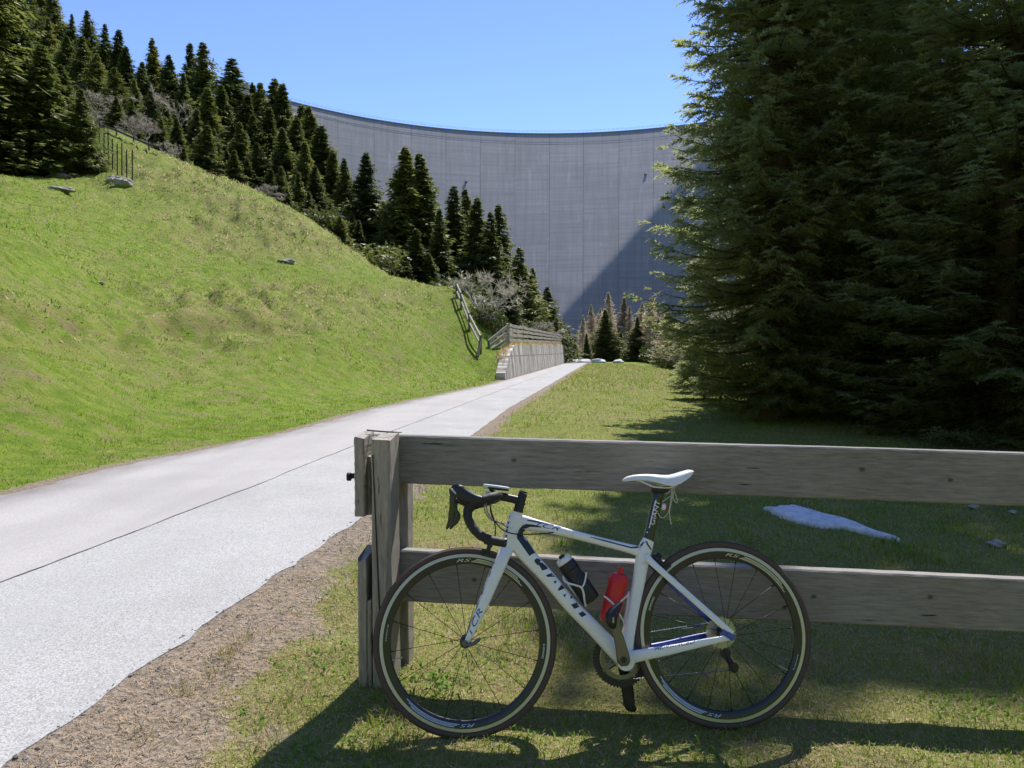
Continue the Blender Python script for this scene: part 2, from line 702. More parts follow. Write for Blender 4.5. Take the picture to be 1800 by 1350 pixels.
# how bare the soil is: road verges, ground added around the camera for bounce light
dr_ = gx - ex_r(gy)
dl_ = ex_l(gy) - gx
verge_w = .24 + .46 * sstep(5.0, 2.0, gy) + .25 * fbm(gx * 2, gy * 2, 12)
verge = sstep(1.25, .45, dr_ / verge_w + .9 * (fbm(gx * 5, gy * 5, 3) - .5)) * (dr_ > -.3)
verge_l = sstep(1.0, .3, dl_ / (.22 + .3 * fbm(gx * .6, gy * .6, 8))) * (dl_ > -.2)
bare = np.maximum(verge, verge_l * .7) * (gy < ROAD_END)
bare = np.maximum(bare, sstep(1.75, 1.2, gy + .5 * (fbm(gx * 1.1, gy * 1.1, 19) - .5)) * (gy > -40) * (gx > ex_r(gy)) * sstep(16, 9, gx))  # unseen pale ground below and behind the camera, added to bounce sunlight forward
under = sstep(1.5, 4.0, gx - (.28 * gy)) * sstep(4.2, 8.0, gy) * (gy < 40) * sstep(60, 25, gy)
straw = fbm(gx * .9, gy * .9, 61, 3)
a_ = gm.attributes.new('bare', 'FLOAT', 'POINT')
a_.data.foreach_set('value', bare.astype(np.float32))
dry_ = np.maximum(sstep(9, 4, gy), .62 * sstep(110, 60, gy)) * (dr_ > 0) * (gy > -20)
a_ = gm.attributes.new('dry', 'FLOAT', 'POINT')
a_.data.foreach_set('value', dry_.astype(np.float32))
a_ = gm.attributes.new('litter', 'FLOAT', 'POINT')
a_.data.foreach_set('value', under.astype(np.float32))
tus_ = sstep(.38, .62, fbm(gx * .11 + 3, gy * .06, 31, 3)) * sstep(2, 9, dl_)
wood_ = np.maximum(sstep(-1, 2, (gy - (78 - np.clip(gx + 40, 0, 50) * .62))) * (dl_ > 1) * (gy > 30), sstep(94, 100, gy))
a_ = gm.attributes.new('tussock', 'FLOAT', 'POINT')
a_.data.foreach_set('value', tus_.astype(np.float32))
a_ = gm.attributes.new('forest', 'FLOAT', 'POINT')
a_.data.foreach_set('value', wood_.astype(np.float32))


def ground_mat():
    t = NT('meadow_ground')
    v = t.coord('Object')
    n1 = t.noise(v, .35, 4, .6)
    n2 = t.noise(v, 2.6, 5, .65)
    n3 = t.noise(v, 22, 4, .7)
    green = t.mix(t.ramp(n2, [(.35, 0.), (.65, 1.)]), (.098, .165, .010), (.190, .255, .024))
    dry = t.mix(n3, (.17, .14, .062), (.34, .27, .14))
    f = t.ramp(t.math('ADD', t.math('MULTIPLY', n1, .5), t.math('MULTIPLY', n2, .5)), [(.50, 0.), (.70, .6)])
    c = t.mix(t.math('ADD', f, t.math('MULTIPLY', t.attr('dry'), .55), clamp=True), green, dry)
    tn = t.ramp(t.noise(v, 1.9, 4, .6), [(.38, 0.), (.62, .85)])
    c = t.mix(t.math('MULTIPLY', t.attr('tussock'), tn), c, (.24, .20, .085))
    sp_ = t.noise(v, 1.3, 5, .7)
    c = t.mix(t.ramp(sp_, [(.54, 0.), (.66, .75)]), c, (.20, .16, .085))
    soil = t.mix(t.ramp(n3, [(.3, 0.), (.7, 1.)]), (.125, .095, .068), (.36, .285, .21))
    sg = t.noise(v, 75, 3, .8)
    soil = t.mix(t.ramp(sg, [(.55, 0.), (.68, .8)]), soil, (.42, .39, .35))
    bm_ = t.math('ADD', t.attr('bare'), t.math('MULTIPLY', t.math('SUBTRACT', n3, .5), .7), clamp=True)
    c = t.mix(t.ramp(bm_, [(.3, 0.), (.6, 1.)]), c, soil)
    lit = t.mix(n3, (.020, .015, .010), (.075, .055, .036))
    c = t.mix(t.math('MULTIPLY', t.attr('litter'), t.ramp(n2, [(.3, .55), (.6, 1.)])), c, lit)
    c = t.mix(t.attr('forest'), c, t.mix(n2, (.03, .035, .014), (.10, .085, .045)))
    t.set(color=c, rough=.95, spec=.15)
    hgt = t.math('ADD', t.math('MULTIPLY', n3, .5), t.math('ADD', t.math('MULTIPLY', n2, .9), t.math('MULTIPLY', sg, .15)))
    t.bump(hgt, 1.0, .07)
    return t.m


ground = obj_me('ground', gm, ground_mat())
tag(ground, kind='structure')


# ------------------------------------------------------------------ road: two asphalt lanes with a crack between
def asphalt(name, c1, c2, grain, gs):
    t = NT(name)
    v = t.coord('Object')
    n = t.noise(v, gs, 3, .8)
    vo = t.new('ShaderNodeTexVoronoi')
    vo.inputs['Scale'].default_value = gs * .75
    t.t.links.new(v, vo.inputs['Vector'])
    sp = t.math('MULTIPLY_ADD', vo.outputs['Color'], grain, t.math('MULTIPLY', n, 1 - grain))
    big = t.noise(v, .9, 5, .6)
    c = t.mix(t.ramp(sp, [(.25, 0.), (.7, 1.)]), c1, c2)
    c = t.mix(t.ramp(big, [(.35, .0), (.75, .28)]), c, tuple(x * .72 for x in c1))
    tr_ = t.noise(t.mapping(v, (1.1, .045, 1), (2, 0, 0), (0, 0, -.12)), 1.6, 4, .6)
    c = t.mix(t.ramp(tr_, [(.42, 0.), (.68, .38)]), c, tuple(x * .62 for x in c2))
    pt = t.noise(v, .35, 3, .5)
    c = t.mix(t.ramp(pt, [(.56, 0.), (.60, .16)]), c, tuple(x * .8 for x in c1))
    d = t.attr('edge')
    st = t.math('MULTIPLY', d, t.ramp(t.noise(t.mapping(v, (1, .35, 1)), 3.0, 4, .6), [(.3, .25), (.7, 1.)]))
    c = t.mix(st, c, (.16, .145, .135))
    t.set(color=c, rough=.9, spec=.25)
    t.bump(t.math('ADD', sp, t.math('MULTIPLY', vo.outputs['Distance'], .6)), .35, .003)
    return t.m


road = empty('road', (0, 0, 0))
tag(road, kind='structure')
ys = np.concatenate([np.arange(-45, 1, 1.0), 1 + 1.0 * (ROAD_END ** (np.linspace(0, 1, 520))) - 1 + .02])
ys = np.unique(ys)


def lane(name, xl, xr, mat, z, nx=9, edge_side=0, jl=0, jr=0):
    X0 = xl(ys) + jl * (fbm(ys * 3, ys * 0 + 7, 5, 3) - .5)
    X1 = xr(ys) + jr * (fbm(ys * 4, ys * 0 + 3, 9, 4) - .5)
    s = np.linspace(0, 1, nx)
    X = X0[:, None] * (1 - s) + X1[:, None] * s
    Yv = np.repeat(ys[:, None], nx, 1)
    Z = np.full_like(X, z) + .012 * (fbm(X * .7, Yv * .7, 21) - .5) * (s * (1 - s) * 4)
    # skirt down at both borders
    Xs = np.concatenate([X[:, :1], X, X[:, -1:]], 1)
    Ys = np.concatenate([Yv[:, :1], Yv, Yv[:, -1:]], 1)
    Zs = np.concatenate([Z[:, :1] - .12, Z, Z[:, -1:] - .12], 1)
    m, k = Xs.shape
    ii = np.arange(m * k).reshape(m, k)
    Fq = np.stack([ii[:-1, :-1], ii[:-1, 1:], ii[1:, 1:], ii[1:, :-1]], -1).reshape(-1, 4)
    me = mesh_np(name, np.stack([Xs.ravel(), Ys.ravel(), Zs.ravel()], 1), Fq)
    if edge_side:
        e = np.concatenate([s[:1], s, s[-1:]])
        e = (1 - e) if edge_side < 0 else e
        at = me.attributes.new('edge', 'FLOAT', 'POINT')
        at.data.foreach_set('value', np.repeat((sstep(.72, 1.0, e))[None], m, 0).ravel().astype(np.float32))
    return obj_me(name, me, mat, road)


def off(fn, d):
    return lambda y: fn(y) + d


lane('lane', ex_l, off(ex_m, -.013), asphalt('old_pinkish_asphalt', (.31, .294, .285), (.47, .447, .433), .5, 220), 0.004, edge_side=-1, jl=.16, jr=.016)
lane('lane', off(ex_m, .013), ex_r, asphalt('coarse_grey_asphalt', (.215, .211, .205), (.525, .518, .505), .5, 210), 0.006, jl=.016, jr=.07)
lane('joint_crack', off(ex_m, -.05), off(ex_m, .05), plain('crack_dirt', (.035, .032, .028), .95), -.012, nx=3)

# ------------------------------------------------------------------ the dam
def concrete_dam():
    t = NT('dam_concrete')
    v = t.attr('face', 'Vector')
    br = t.new('ShaderNodeTexBrick')
    t.t.links.new(v, br.inputs['Vector'])
    br.inputs['Scale'].default_value = 1.0
    br.inputs['Brick Width'].default_value = 13.7
    br.inputs['Row Height'].default_value = 3.1
    br.inputs['Mortar Size'].default_value = .07
    br.inputs['Mortar Smooth'].default_value = .6
    br.inputs['Color1'].default_value = (.37, .345, .33, 1)
    br.inputs['Color2'].default_value = (.52, .49, .47, 1)
    br.inputs['Mortar'].default_value = (.56, .53, .51, 1)
    br.offset = .5
    br2 = t.new('ShaderNodeTexBrick')
    t.t.links.new(t.mapping(v, (1, 1, 1), (3, 1.2, 0)), br2.inputs['Vector'])
    br2.inputs['Scale'].default_value = 1.0
    br2.inputs['Brick Width'].default_value = 67.0
    br2.inputs['Row Height'].default_value = 9.3
    br2.inputs['Mortar Size'].default_value = .22
    br2.inputs['Color1'].default_value = (.36, .338, .322, 1)
    br2.inputs['Color2'].default_value = (.52, .492, .472, 1)
    br2.inputs['Mortar'].default_value = (.26, .26, .26, 1)
    br2.offset = .4
    big = t.noise(v, .035, 5, .6)
    streak = t.noise(t.mapping(v, (.5, .02, 1)), 1.0, 5, .65)
    hor = t.noise(t.mapping(v, (.015, .55, 1)), 1.0, 3, .6)
    msk = t.ramp(t.noise(v, .022, 4, .65), [(.35, .12), (.65, .85)])
    c = t.mix(.5, t.mix(msk, (.44, .415, .395), br.outputs[0]), br2.outputs[0])
    c = t.mix(t.ramp(big, [(.3, 0.), (.7, .5)]), c, (.36, .35, .345))
    c = t.mix(t.ramp(streak, [(.45, 0.), (.66, .5)]), c, (.26, .243, .23))
    c = t.mix(t.ramp(hor, [(.42, 0.), (.68, .6)]), c, (.29, .272, .26))
    fine = t.noise(v, .8, 4, .7)
    c = t.mix(t.math('MULTIPLY', fine, .3), c, (.46, .45, .44))
    lime = t.noise(t.mapping(v, (.22, .03, 1), (9, 0, 4)), 1.0, 5, .7)
    c = t.mix(t.ramp(lime, [(.60, 0.), (.74, .55)]), c, (.60, .585, .57))
    t.set(color=c, rough=.95, spec=.15)
    t.bump(t.math('ADD', t.math('MULTIPLY', hor, .8), fine), .12, .2)
    return t.m


M['dam'] = concrete_dam()
M['dam_dark'] = plain('crest_concrete', (.30, .295, .29), .9, scale=.6)
DX, DY, DR = 23.0, 288.0, 212.0
DTOP = P(960, 236, 500)[2]
SX, SY, SZ = SUN


def crest(px, dr=0.0):
    m = (px - 900) / FPX
    r = DR + dr
    a = m * m + 1
    b = -2 * (m * DX + DY)
    c = DX * DX + DY * DY - r * r
    y = (-b + math.sqrt(b * b - 4 * a * c)) / (2 * a)
    return np.array([m * y, y])


ND = 90


def dam_column(px):
    """front line of the downstream face under crest point px, top to bottom"""
    Q = crest(px)
    al = math.atan2(Q[0] - DX, Q[1] - DY)
    T = np.array([math.cos(al), -math.sin(al)])
    e = -Q / np.linalg.norm(Q)
    kc = (-SX * T[1] + SY * T[0]) / (SZ * (T[1] * e[0] - T[0] * e[1]))  # slope at which the sun just grazes the face
    o = 0
    out = []
    dd = (DTOP + 4) / (ND - 1)
    for i in range(ND):
        z = DTOP - i * dd
        q = Q + e * o
        out.append((q[0], q[1], z))
        py = 618 - FPX * (z - CAM_H) / q[1]
        # slope invented for the shading: sunlit above a diagonal line, self-shadowed below
        sd = ((px - 1010) * 200 + (py - 530) * 180) / 269.0
        s = float(sstep(-11, 11, sd))
        o += dd * (kc + .225 * (1 - s) - .20 * s)
    return out, e


dam = empty('arch_dam', (crest(960)[0], crest(960)[1], 0))
tag(dam, 'huge curved grey concrete dam wall closing the valley behind the trees', 'dam')
ob_ = np.array(dam.location)
joints = [400, 440, 490, 540, 598, 661, 725, 785, 845, 905, 965, 1024, 1086, 1146, 1206, 1266, 1326, 1386, 1446, 1506]


def dam_block(p0, p1):
    gap = .22
    cols = np.linspace(p0 + gap, p1 - gap, 13)
    fr, bk = [], []
    acc = 0
    last = None
    arcs = []
    for p in cols:
        l, e = dam_column(p)
        fr.append(np.array(l))
        b = np.array(l)
        b[:, :2] -= e * 3.0
        bk.append(b)
        Q = crest(p)
        arcs.append(DR * math.atan2(Q[0] - DX, Q[1] - DY))
    fr = np.array(fr)
    bk = np.array(bk)
    ring = np.concatenate([fr, bk[::-1]], 0)            # (2n, ND, 3)
    n2 = len(ring)
    V = ring.transpose(1, 0, 2).reshape(-1, 3)
    ii = np.arange(ND * n2).reshape(ND, n2)
    nx = np.roll(ii, -1, axis=1)
    F = np.stack([ii[:-1], nx[:-1], nx[1:], ii[1:]], -1).reshape(-1, 4)
    caps = np.array([list(ii[0][::-1])])
    me = mesh_np('block', V - ob_, [F, caps], smooth=False)
    ar = np.array(arcs + arcs[::-1])
    fv = np.zeros((ND, n2, 3), np.float32)
    fv[:, :, 0] = ar[None]
    fv[:, :, 1] = V.reshape(ND, n2, 3)[:, :, 2]
    fv[:, :, 2] = p0 * .37
    at = me.attributes.new('face', 'FLOAT_VECTOR', 'POINT')
    at.data.foreach_set('vector', fv.ravel())
    bm = bmesh.new()
    bm.from_mesh(me)
    bmesh.ops.recalc_face_normals(bm, faces=bm.faces)
    bm.to_mesh(me)
    bm.free()
    o = obj_me('concrete_block', me, M['dam'], dam)
    smooth_by_angle(o, 30)
    return o


for a, b in zip(joints[:-1], joints[1:]):
    dam_block(a, b)
# core behind the joints
cols = []
for p in np.linspace(joints[0], joints[-1], 120):
    l, e = dam_column(p)
    l = np.array(l)
    f_ = l.copy()
    f_[:, :2] -= e * .45
    cols.append(f_)
cols = np.array(cols)
ii = np.arange(cols.shape[0] * ND).reshape(cols.shape[0], ND)
back = cols.copy()
back[:, :, :2] = cols[:, :1, :2] * 1.012
back[:, :, :2] += np.array([0, 8.0])
V = np.concatenate([cols.reshape(-1, 3), back.reshape(-1, 3)]) - ob_
jj = ii + ii.size
F = np.concatenate([np.stack([ii[:-1, :-1], ii[1:, :-1], ii[1:, 1:], ii[:-1, 1:]], -1).reshape(-1, 4),
                    np.stack([jj[:-1, :-1], jj[:-1, 1:], jj[1:, 1:], jj[1:, :-1]], -1).reshape(-1, 4)])
obj_me('core', mesh_np('core', V, F), plain('joint_concrete', (.24, .235, .23), .95, scale=.5), dam)
mb = MB()
rs = []
rail = MB()
pts_rail = []
for i, p in enumerate(np.linspace(joints[0], joints[-1], 150)):
    Q = crest(p)
    e = -Q / np.linalg.norm(Q)
    a = Q + e * .3
    b = Q - e * 7.0
    rs.append([(a[0], a[1], DTOP - .2), (a[0], a[1], DTOP + .6), (b[0], b[1], DTOP + .6), (b[0], b[1], DTOP - .25)])
    c = Q + e * .5
    pts_rail.append((c[0], c[1]))
    rail.box((c[0], c[1], DTOP + 1.5), (.07, .07, 1.4))
mb.rings(rs)
mb.build('crest_walkway', M['dam_dark'], dam, origin=ob_)
for hz in (1.6, 2.2):
    rail.tube([(x, y, DTOP + hz) for x, y in pts_rail], .045, 4)
rl = rail.build('railing', M['dam_dark'], dam, origin=ob_, recalc=False)
tag(rl, kind='stuff')
for px, py in ((820, 323), (1132, 310)):
    l, e = dam_column(px)
    q = min(l, key=lambda s: abs(618 - FPX * (s[2] - CAM_H) / s[1] - py))
    mb = MB()
    c = np.array(q) + np.array([e[0], e[1], 0]) * .6
    mb.box(c, (1.5, .7, .9))
    mb.build('instrument_box', M['black'], dam, origin=ob_)
    mb = MB()
    mb.box(c + np.array([0.2, -.4, .1]), (.9, .2, .6))
    mb.build('box_lid', M['white_plastic'], dam, origin=ob_)


# ------------------------------------------------------------------ trees
def tris_to_mesh(name, T, mat, shade_up=False):
    """T (n,3,3) loose triangles"""
    T = np.asarray(T, np.float32)
    me = mesh_np(name, T.reshape(-1, 3), np.arange(len(T) * 3).reshape(-1, 3))
    me.materials.append(mat)
    return me


def unit(v):
    return v / (np.linalg.norm(v, axis=-1, keepdims=True) + 1e-9)


def trunk_mesh(name, Ht, r0, mat, n=8, seed=0, lean=.0):
    rng = np.random.default_rng(seed)
    mb = MB()
    ks = np.linspace(0, 1, 9)
    pts = [(lean * k * Ht + .02 * Ht * (rng.random() - .5) * (0 < k < 1), .02 * Ht * (rng.random() - .5) * (0 < k < 1), k * Ht - .4 * (k == 0)) for k in ks]
    mb.tube(pts, [r0 * (1.25 if k == 0 else 1) * (1 - k) ** .85 + .01 for k in ks], n)
    me = bpy.data.meshes.new(name)
    me.from_pydata(mb.v, [], mb.f)
    me.materials.append(mat)
    return me


M['bark'] = plain('bark', (.085, .065, .05), .95, var=.4, scale=6, bump=.6)
M['bark_grey'] = plain('grey_bark', (.44, .41, .365), .95, var=.3, scale=8, bump=.5)
M['spruce'] = leafy('spruce_needles', (.060, .084, .026), (.165, .190, .056), .40)
M['spruce_near'] = leafy('spruce_needles_near', (.080, .115, .052), (.215, .25, .10), .58)
M['larch'] = leafy('larch_twigs', (.33, .275, .20), (.58, .50, .375), .3, hue=.012)
M['larch_green'] = leafy('larch_young_needles', (.13, .14, .06), (.28, .27, .13), .3)
M['twig'] = leafy('bare_twigs', (.24, .21, .175), (.46, .42, .36), .2, hue=.01)
M['shrub'] = leafy('shrub_leaves', (.045, .068, .018), (.125, .145, .045), .35)


def far_spruce(seed, Ht=15., Rm=2.5, dens=1.0, ragged=.5, lean=0.0):
    rng = np.random.default_rng(seed)
    nb = int(620 * dens)
    f = (np.arange(nb) + rng.random(nb)) / nb
    f = .03 + .965 * f ** 1.15
    ph = rng.random(nb) * 2 * np.pi
    f = f * .6 + np.round(f * 30) / 30 * .4 + .004
    lump = .55 + .9 * vnoise(f * 9 + seed, np.cos(ph) * 1.3 + 5, seed) * .6 + .36 * vnoise(f * 22, np.sin(ph) * 2 + 9, seed + 3)
    L = Rm * (np.clip(1.02 - f, 0, 1) ** .9) * (1 - ragged * .4 + ragged * .8 * rng.random(nb)) * lump
    L = L * np.where(f < .12, .75 + f * 2, 1) + .06
    gone = (vnoise(f * 14, ph * .8, seed + 8) > .86)
    L = np.where(gone, L * .45, L)
    d = np.stack([np.cos(ph), np.sin(ph)], 1)
    cx = lean * f * Ht + .12 * np.sin(f * 7 + seed)
    T = []
    K = 17
    for k in range(K):
        u = (k + .6) / K
        m = rng.random(nb) < (.40 + .6 * L / Rm)
        bb = np.nonzero(m)[0]
        if not len(bb):
            continue
        l = L[bb]
        s = np.clip(u + .04 * rng.standard_normal(len(bb)), .05, 1.0)
        dr = -.34 * l * s + .26 * l * s ** 2.5
        c = np.stack([cx[bb] + d[bb, 0] * l * s, d[bb, 1] * l * s, f[bb] * Ht + dr + .05 * rng.standard_normal(len(bb))], 1)
        for side in (-1, 1):
            sz = (.24 + .22 * (1 - s) + .14 * rng.random(len(bb))) * (.35 + .65 * np.minimum(l / Rm * 1.3, 1))
            lat = np.stack([-d[bb, 1], d[bb, 0], np.zeros(len(bb))], 1) * side
            outd = np.stack([d[bb, 0], d[bb, 1], -.15 + .15 * rng.standard_normal(len(bb))], 1)
            tip = c + (lat * .75 + outd * .8 + rng.standard_normal((len(bb), 3)) * .25) * sz[:, None] * 1.5
            tip[:, 2] -= sz * .40
            w = np.cross(unit(tip - c), np.array([0, 0, 1.]) + rng.standard_normal((len(bb), 3)) * .6)
            w = unit(w) * (sz * .30)[:, None]
            mid = c * .55 + tip * .45
            T.append(np.stack([c, mid + w, tip], 1))
            T.append(np.stack([c, tip, mid - w], 1))
    tx = lean * Ht + .12 * math.sin(7 + seed)
    T.append(np.array([[[tx + .07, 0, Ht * .95], [tx - .07, 0, Ht * .95], [tx, 0, Ht * 1.03]], [[tx, .07, Ht * .95], [tx, -.07, Ht * .95], [tx, 0, Ht * 1.03]]]))
    return np.concatenate(T)


def far_larch(seed, Ht=13., Rm=2.2, green=False, nb=460):
    rng = np.random.default_rng(seed)
    f = .12 + .87 * rng.random(nb) ** .9
    ph = rng.random(nb) * 2 * np.pi
    L = Rm * (np.clip(1.01 - f, 0, 1) ** 1.05) * (.35 + .8 * rng.random(nb)) + .06
    d = np.stack([np.cos(ph), np.sin(ph)], 1)
    T = []
    base = np.stack([d[:, 0] * .04, d[:, 1] * .04, f * Ht], 1)
    tip = np.stack([d[:, 0] * L, d[:, 1] * L, f * Ht + L * (.12 + .2 * rng.standard_normal(nb))], 1)
    w = np.stack([-d[:, 1], d[:, 0], np.zeros(nb)], 1) * .022
    T.append(np.stack([base - w, base + w, tip], 1))
    wz = np.zeros((nb, 3))
    wz[:, 2] = .022
    T.append(np.stack([base - wz, base + wz, tip], 1))
    for k in range(20):
        s = rng.random(nb) * .85 + .15
        c = base + (tip - base) * s[:, None]
        l = (.30 + .55 * rng.random(nb)) * (.22 + .78 * L / Rm)
        v = rng.standard_normal((nb, 3)) * np.array([1, 1, .7]) + np.stack([d[:, 0], d[:, 1], -.1 * np.ones(nb)], 1) * .7
        t = c + unit(v) * l[:, None]
        ww = unit(np.cross(v, rng.standard_normal((nb, 3)))) * (.075 if not green else .10)
        T.append(np.stack([c - ww, c + ww, t], 1))
    return np.concatenate(T)


def bare_tree(seed, Ht=5., spread=1.0, levels=5, nstem=4, tw=.02):
    """leafless shrub / small tree: branching triangular limbs. returns (limb MB, twig triangles)"""
    rng = np.random.default_rng(seed)
    mb = MB()
    T = []

    def grow(p, d, l, r, lev):
        q = p + d * l
        q2 = p + d * l * .5 + rng.standard_normal(3) * l * .06
        mb.tube([p, q2, q], [r, r * .85, r * .68], 5 if lev < 2 else 3, cap=False)
        if lev >= levels - 1:
            for _ in range(9):
                s = rng.random()
                c = p + (q - p) * s
                v = unit(d * .7 + rng.standard_normal(3) * .7 + np.array([0, 0, .15]))
                t = c + v * l * (.5 + .7 * rng.random())
                w = unit(np.cross(v, rng.standard_normal(3))) * tw
                T.append([c - w, c + w, t])
            return
        for _ in range(3 if lev < 2 else 2 + (rng.random() < .6)):
            dd = unit(d + rng.standard_normal(3) * .55 * spread + np.array([0, 0, .12]))
            grow(p + (q - p) * (.55 + .45 * rng.random()), dd, l * (.62 + .2 * rng.random()), r * .6, lev + 1)

    for k in range(nstem):
        a = rng.random() * 6.28
        grow(np.array([.08 * math.cos(a), .08 * math.sin(a), -.2]), unit(np.array([math.cos(a) * .4 * spread, math.sin(a) * .4 * spread, 1.])), Ht * .33, Ht * .017 + .01, 0)
    return mb, np.array(T)


def shrub_tris(seed, Rm=1., Ht=1.2, n=1500, sz=.1):
    rng = np.random.default_rng(seed)
    v = unit(rng.standard_normal((n, 3)))
    r = rng.random(n) ** .4
    lump = 1 + .28 * np.sin(v[:, 0] * 5 + seed) * np.cos(v[:, 1] * 4 + 1.3 * seed)
    c = v * (r * lump)[:, None] * np.array([Rm, Rm, Ht * .55]) + np.array([0, 0, Ht * .5])
    a = unit(rng.standard_normal((n, 3)) + np.array([0, 0, .6])) * (sz * (.6 + .8 * rng.random(n)))[:, None]
    b = unit(np.cross(a, rng.standard_normal((n, 3)))) * (sz * .35)
    return np.stack([c - b, c + b, c + a], 1)


spruce_protos = []
for i, (rm, dens, rag, ln) in enumerate([(3.9, 1.1, .5, .0), (3.2, 1.0, .7, .01), (4.4, 1.2, .55, -.008), (2.9, .9, .8, .0), (3.8, 1.0, .95, .012), (4.1, 1.0, .6, -.012), (3.4, .8, 1.0, .006), (3.6, 1.15, .4, .0), (4.6, 1.0, .9, -.004)]):
    spruce_protos.append((tris_to_mesh('crown', far_spruce(100 + i, 15, rm, dens, rag, ln), M['spruce']), trunk_mesh('trunk', 14.6, .22, M['bark'], 6, i, ln)))
larch_protos = []
for i in range(4):
    larch_protos.append((tris_to_mesh('crown', far_larch(200 + i, 13, 4.4 + .5 * (i % 2), i == 3, 460), M['larch_green' if i == 3 else 'larch']), trunk_mesh('trunk', 12.8, .16, M['bark_grey'], 6, 20 + i)))
bare_protos = []
for i in range(3):
    mb, T = bare_tree(300 + i, 5, 1.15, 5, 4 if i else 3)
    me = bpy.data.meshes.new('trunk')
    me.from_pydata([tuple(p) for p in mb.v], [], mb.f)
    me.materials.append(M['bark_grey'])
    bare_protos.append((tris_to_mesh('crown', T, M['twig']), me))
shrub_protos = [(tris_to_mesh('crown', shrub_tris(400 + i, 1.0, 1.3, 1500, .14), M['shrub' if i else 'twig']), None) for i in range(3)]

rngT = np.random.default_rng(7)


def plant(kind, px, Y, top=None, ht=None, wide=1.0, label='', group=None, name=None, k=None, cat='tree'):
    protos, h0 = {'spruce': (spruce_protos, 15.), 'larch': (larch_protos, 13.), 'bare': (bare_protos, 5.), 'shrub': (shrub_protos, 1.3)}[kind]
    X = (px - 900) / FPX * Y
    z = h1(X, Y)
    if top is not None:
        ht = max(P(px, top, Y)[2] - z, 1.0)
    k = int(rngT.integers(len(protos))) if k is None else k
    cm, tm = protos[k]
    root = empty(name or {'spruce': 'spruce_tree', 'larch': 'larch_tree', 'bare': 'bare_tree', 'shrub': 'shrub'}[kind], (X, Y, z - .1))
    s = ht / h0
    va = .82 + .42 * float(rngT.random())
    wide = wide * (1.13 if kind == 'spruce' else 1.0)
    root.scale = (s * wide * va, s * wide * (1.75 - .75 * va), s)
    root.rotation_euler = (float(rngT.normal()) * .025, float(rngT.normal()) * .025, float(rngT.random() * 6.28))
    obj_me('crown', cm, None, root)
    if tm is not None:
        obj_me('trunk', tm, None, root)
    tag(root, label, cat, group)
    return root


# big trees on the shelf at the left border
GL = 'large spruces on the shelf at the left border'
for px, top, Y, wd, lab in [(12, -75, 64, 1.15, 'tallest spruce at the left border, its top cut by the frame'),
                            (52, -12, 67, 1.1, 'tall spruce second from the left border on the grassy shelf'),
                            (90, 76, 63, 1.25, 'broad yellowish green spruce in front of the group on the grassy shelf'),
                            (124, 112, 66, 1.2, 'spruce between the broad one and the small end one on the shelf'),
                            (152, 156, 64, 1.1, 'smaller spruce at the right end of the shelf group beside the netting'),
                            (34, 105, 61, 1.3, 'low spruce leaning out in front of the tallest one at the left border'),
                            (-45, 20, 63, 1.3, 'spruce cut off by the left border of the picture')]:
    plant('spruce', px, Y, top, wide=wd, label=lab, group=GL)
# forest behind the ridge, far left up to the dam
GF = 'spruces of the forest behind the grassy ridge'
row = [(172, 18, 138, 1.0), (197, 42, 134, 1.0), (219, 50, 128, 1.0), (236, 82, 122, 1.1), (140, 24, 150, 1.0), (112, -22, 158, 1.0), (88, -45, 162, 1.0), (160, 62, 118, 1.1),
       (285, 67, 128, 1.05), (303, 96, 122, 1.1), (262, 108, 118, 1.1), (345, 75, 126, .95), (368, 75, 122, 1.05), (330, 128, 112, 1.1), (378, 155, 104, 1.15), (413, 103, 116, 1.2), (396, 150, 108, 1.1),
       (440, 165, 108, 1.1), (452, 145, 116, .95), (464, 143, 114, 1.0), (493, 140, 112, 1.15), (510, 148, 110, 1.1), (478, 190, 100, 1.1), (533, 185, 106, 1.1), (553, 188, 104, 1.15), (575, 222, 98, 1.2), (588, 262, 94, 1.1),
       (520, 205, 98, 1.2), (350, 190, 100, 1.2), (300, 165, 106, 1.2), (425, 215, 94, 1.2), (560, 290, 84, 1.1), (465, 250, 88, 1.1)]
row += [(60, -40, 140, 1.2), (40, 10, 128, 1.2), (100, 30, 128, 1.2), (130, 62, 122, 1.2), (180, 92, 112, 1.2), (215, 118, 108, 1.2), (250, 140, 104, 1.2), (275, 158, 100, 1.1), (455, 200, 98, 1.2), (500, 225, 92, 1.2), (540, 250, 88, 1.2), (20, -60, 150, 1.2), (390, 225, 90, 1.2), (320, 205, 96, 1.1)]
names_row = {8: 'tall spruce standing highest against the sky left of a gap in the forest', 11: 'left one of two slim spruce tops side by side against the sky', 12: 'right one of two slim spruce tops side by side against the sky',
             15: 'broad spruce standing alone against the sky right of the slim pair', 20: 'dark spruce top just left of where the dam crest starts', 24: 'spruce overlapping the left end of the dam crest', 25: 'rightmost spruce of the forest edge, against the dam'}
ORD = 'first second third fourth fifth sixth seventh eighth ninth tenth eleventh twelfth thirteenth fourteenth fifteenth sixteenth seventeenth eighteenth nineteenth twentieth'.split()
skyline = sorted([i for i, r in enumerate(row) if i not in names_row and not any(abs(q[0] - r[0]) < 15 and q[1] < r[1] - 8 for q in row)], key=lambda i: row[i][0])
for n_, i in enumerate(skyline[:20]):
    names_row[i] = 'spruce with the ' + ORD[n_] + ' top from the left along the forest skyline'
for i, (px, top, Y, wd) in enumerate(row):
    plant('spruce', px, Y, top, wide=wd, label=names_row.get(i, 'dark spruce inside the dense forest, its top below the skyline'), group=GF)
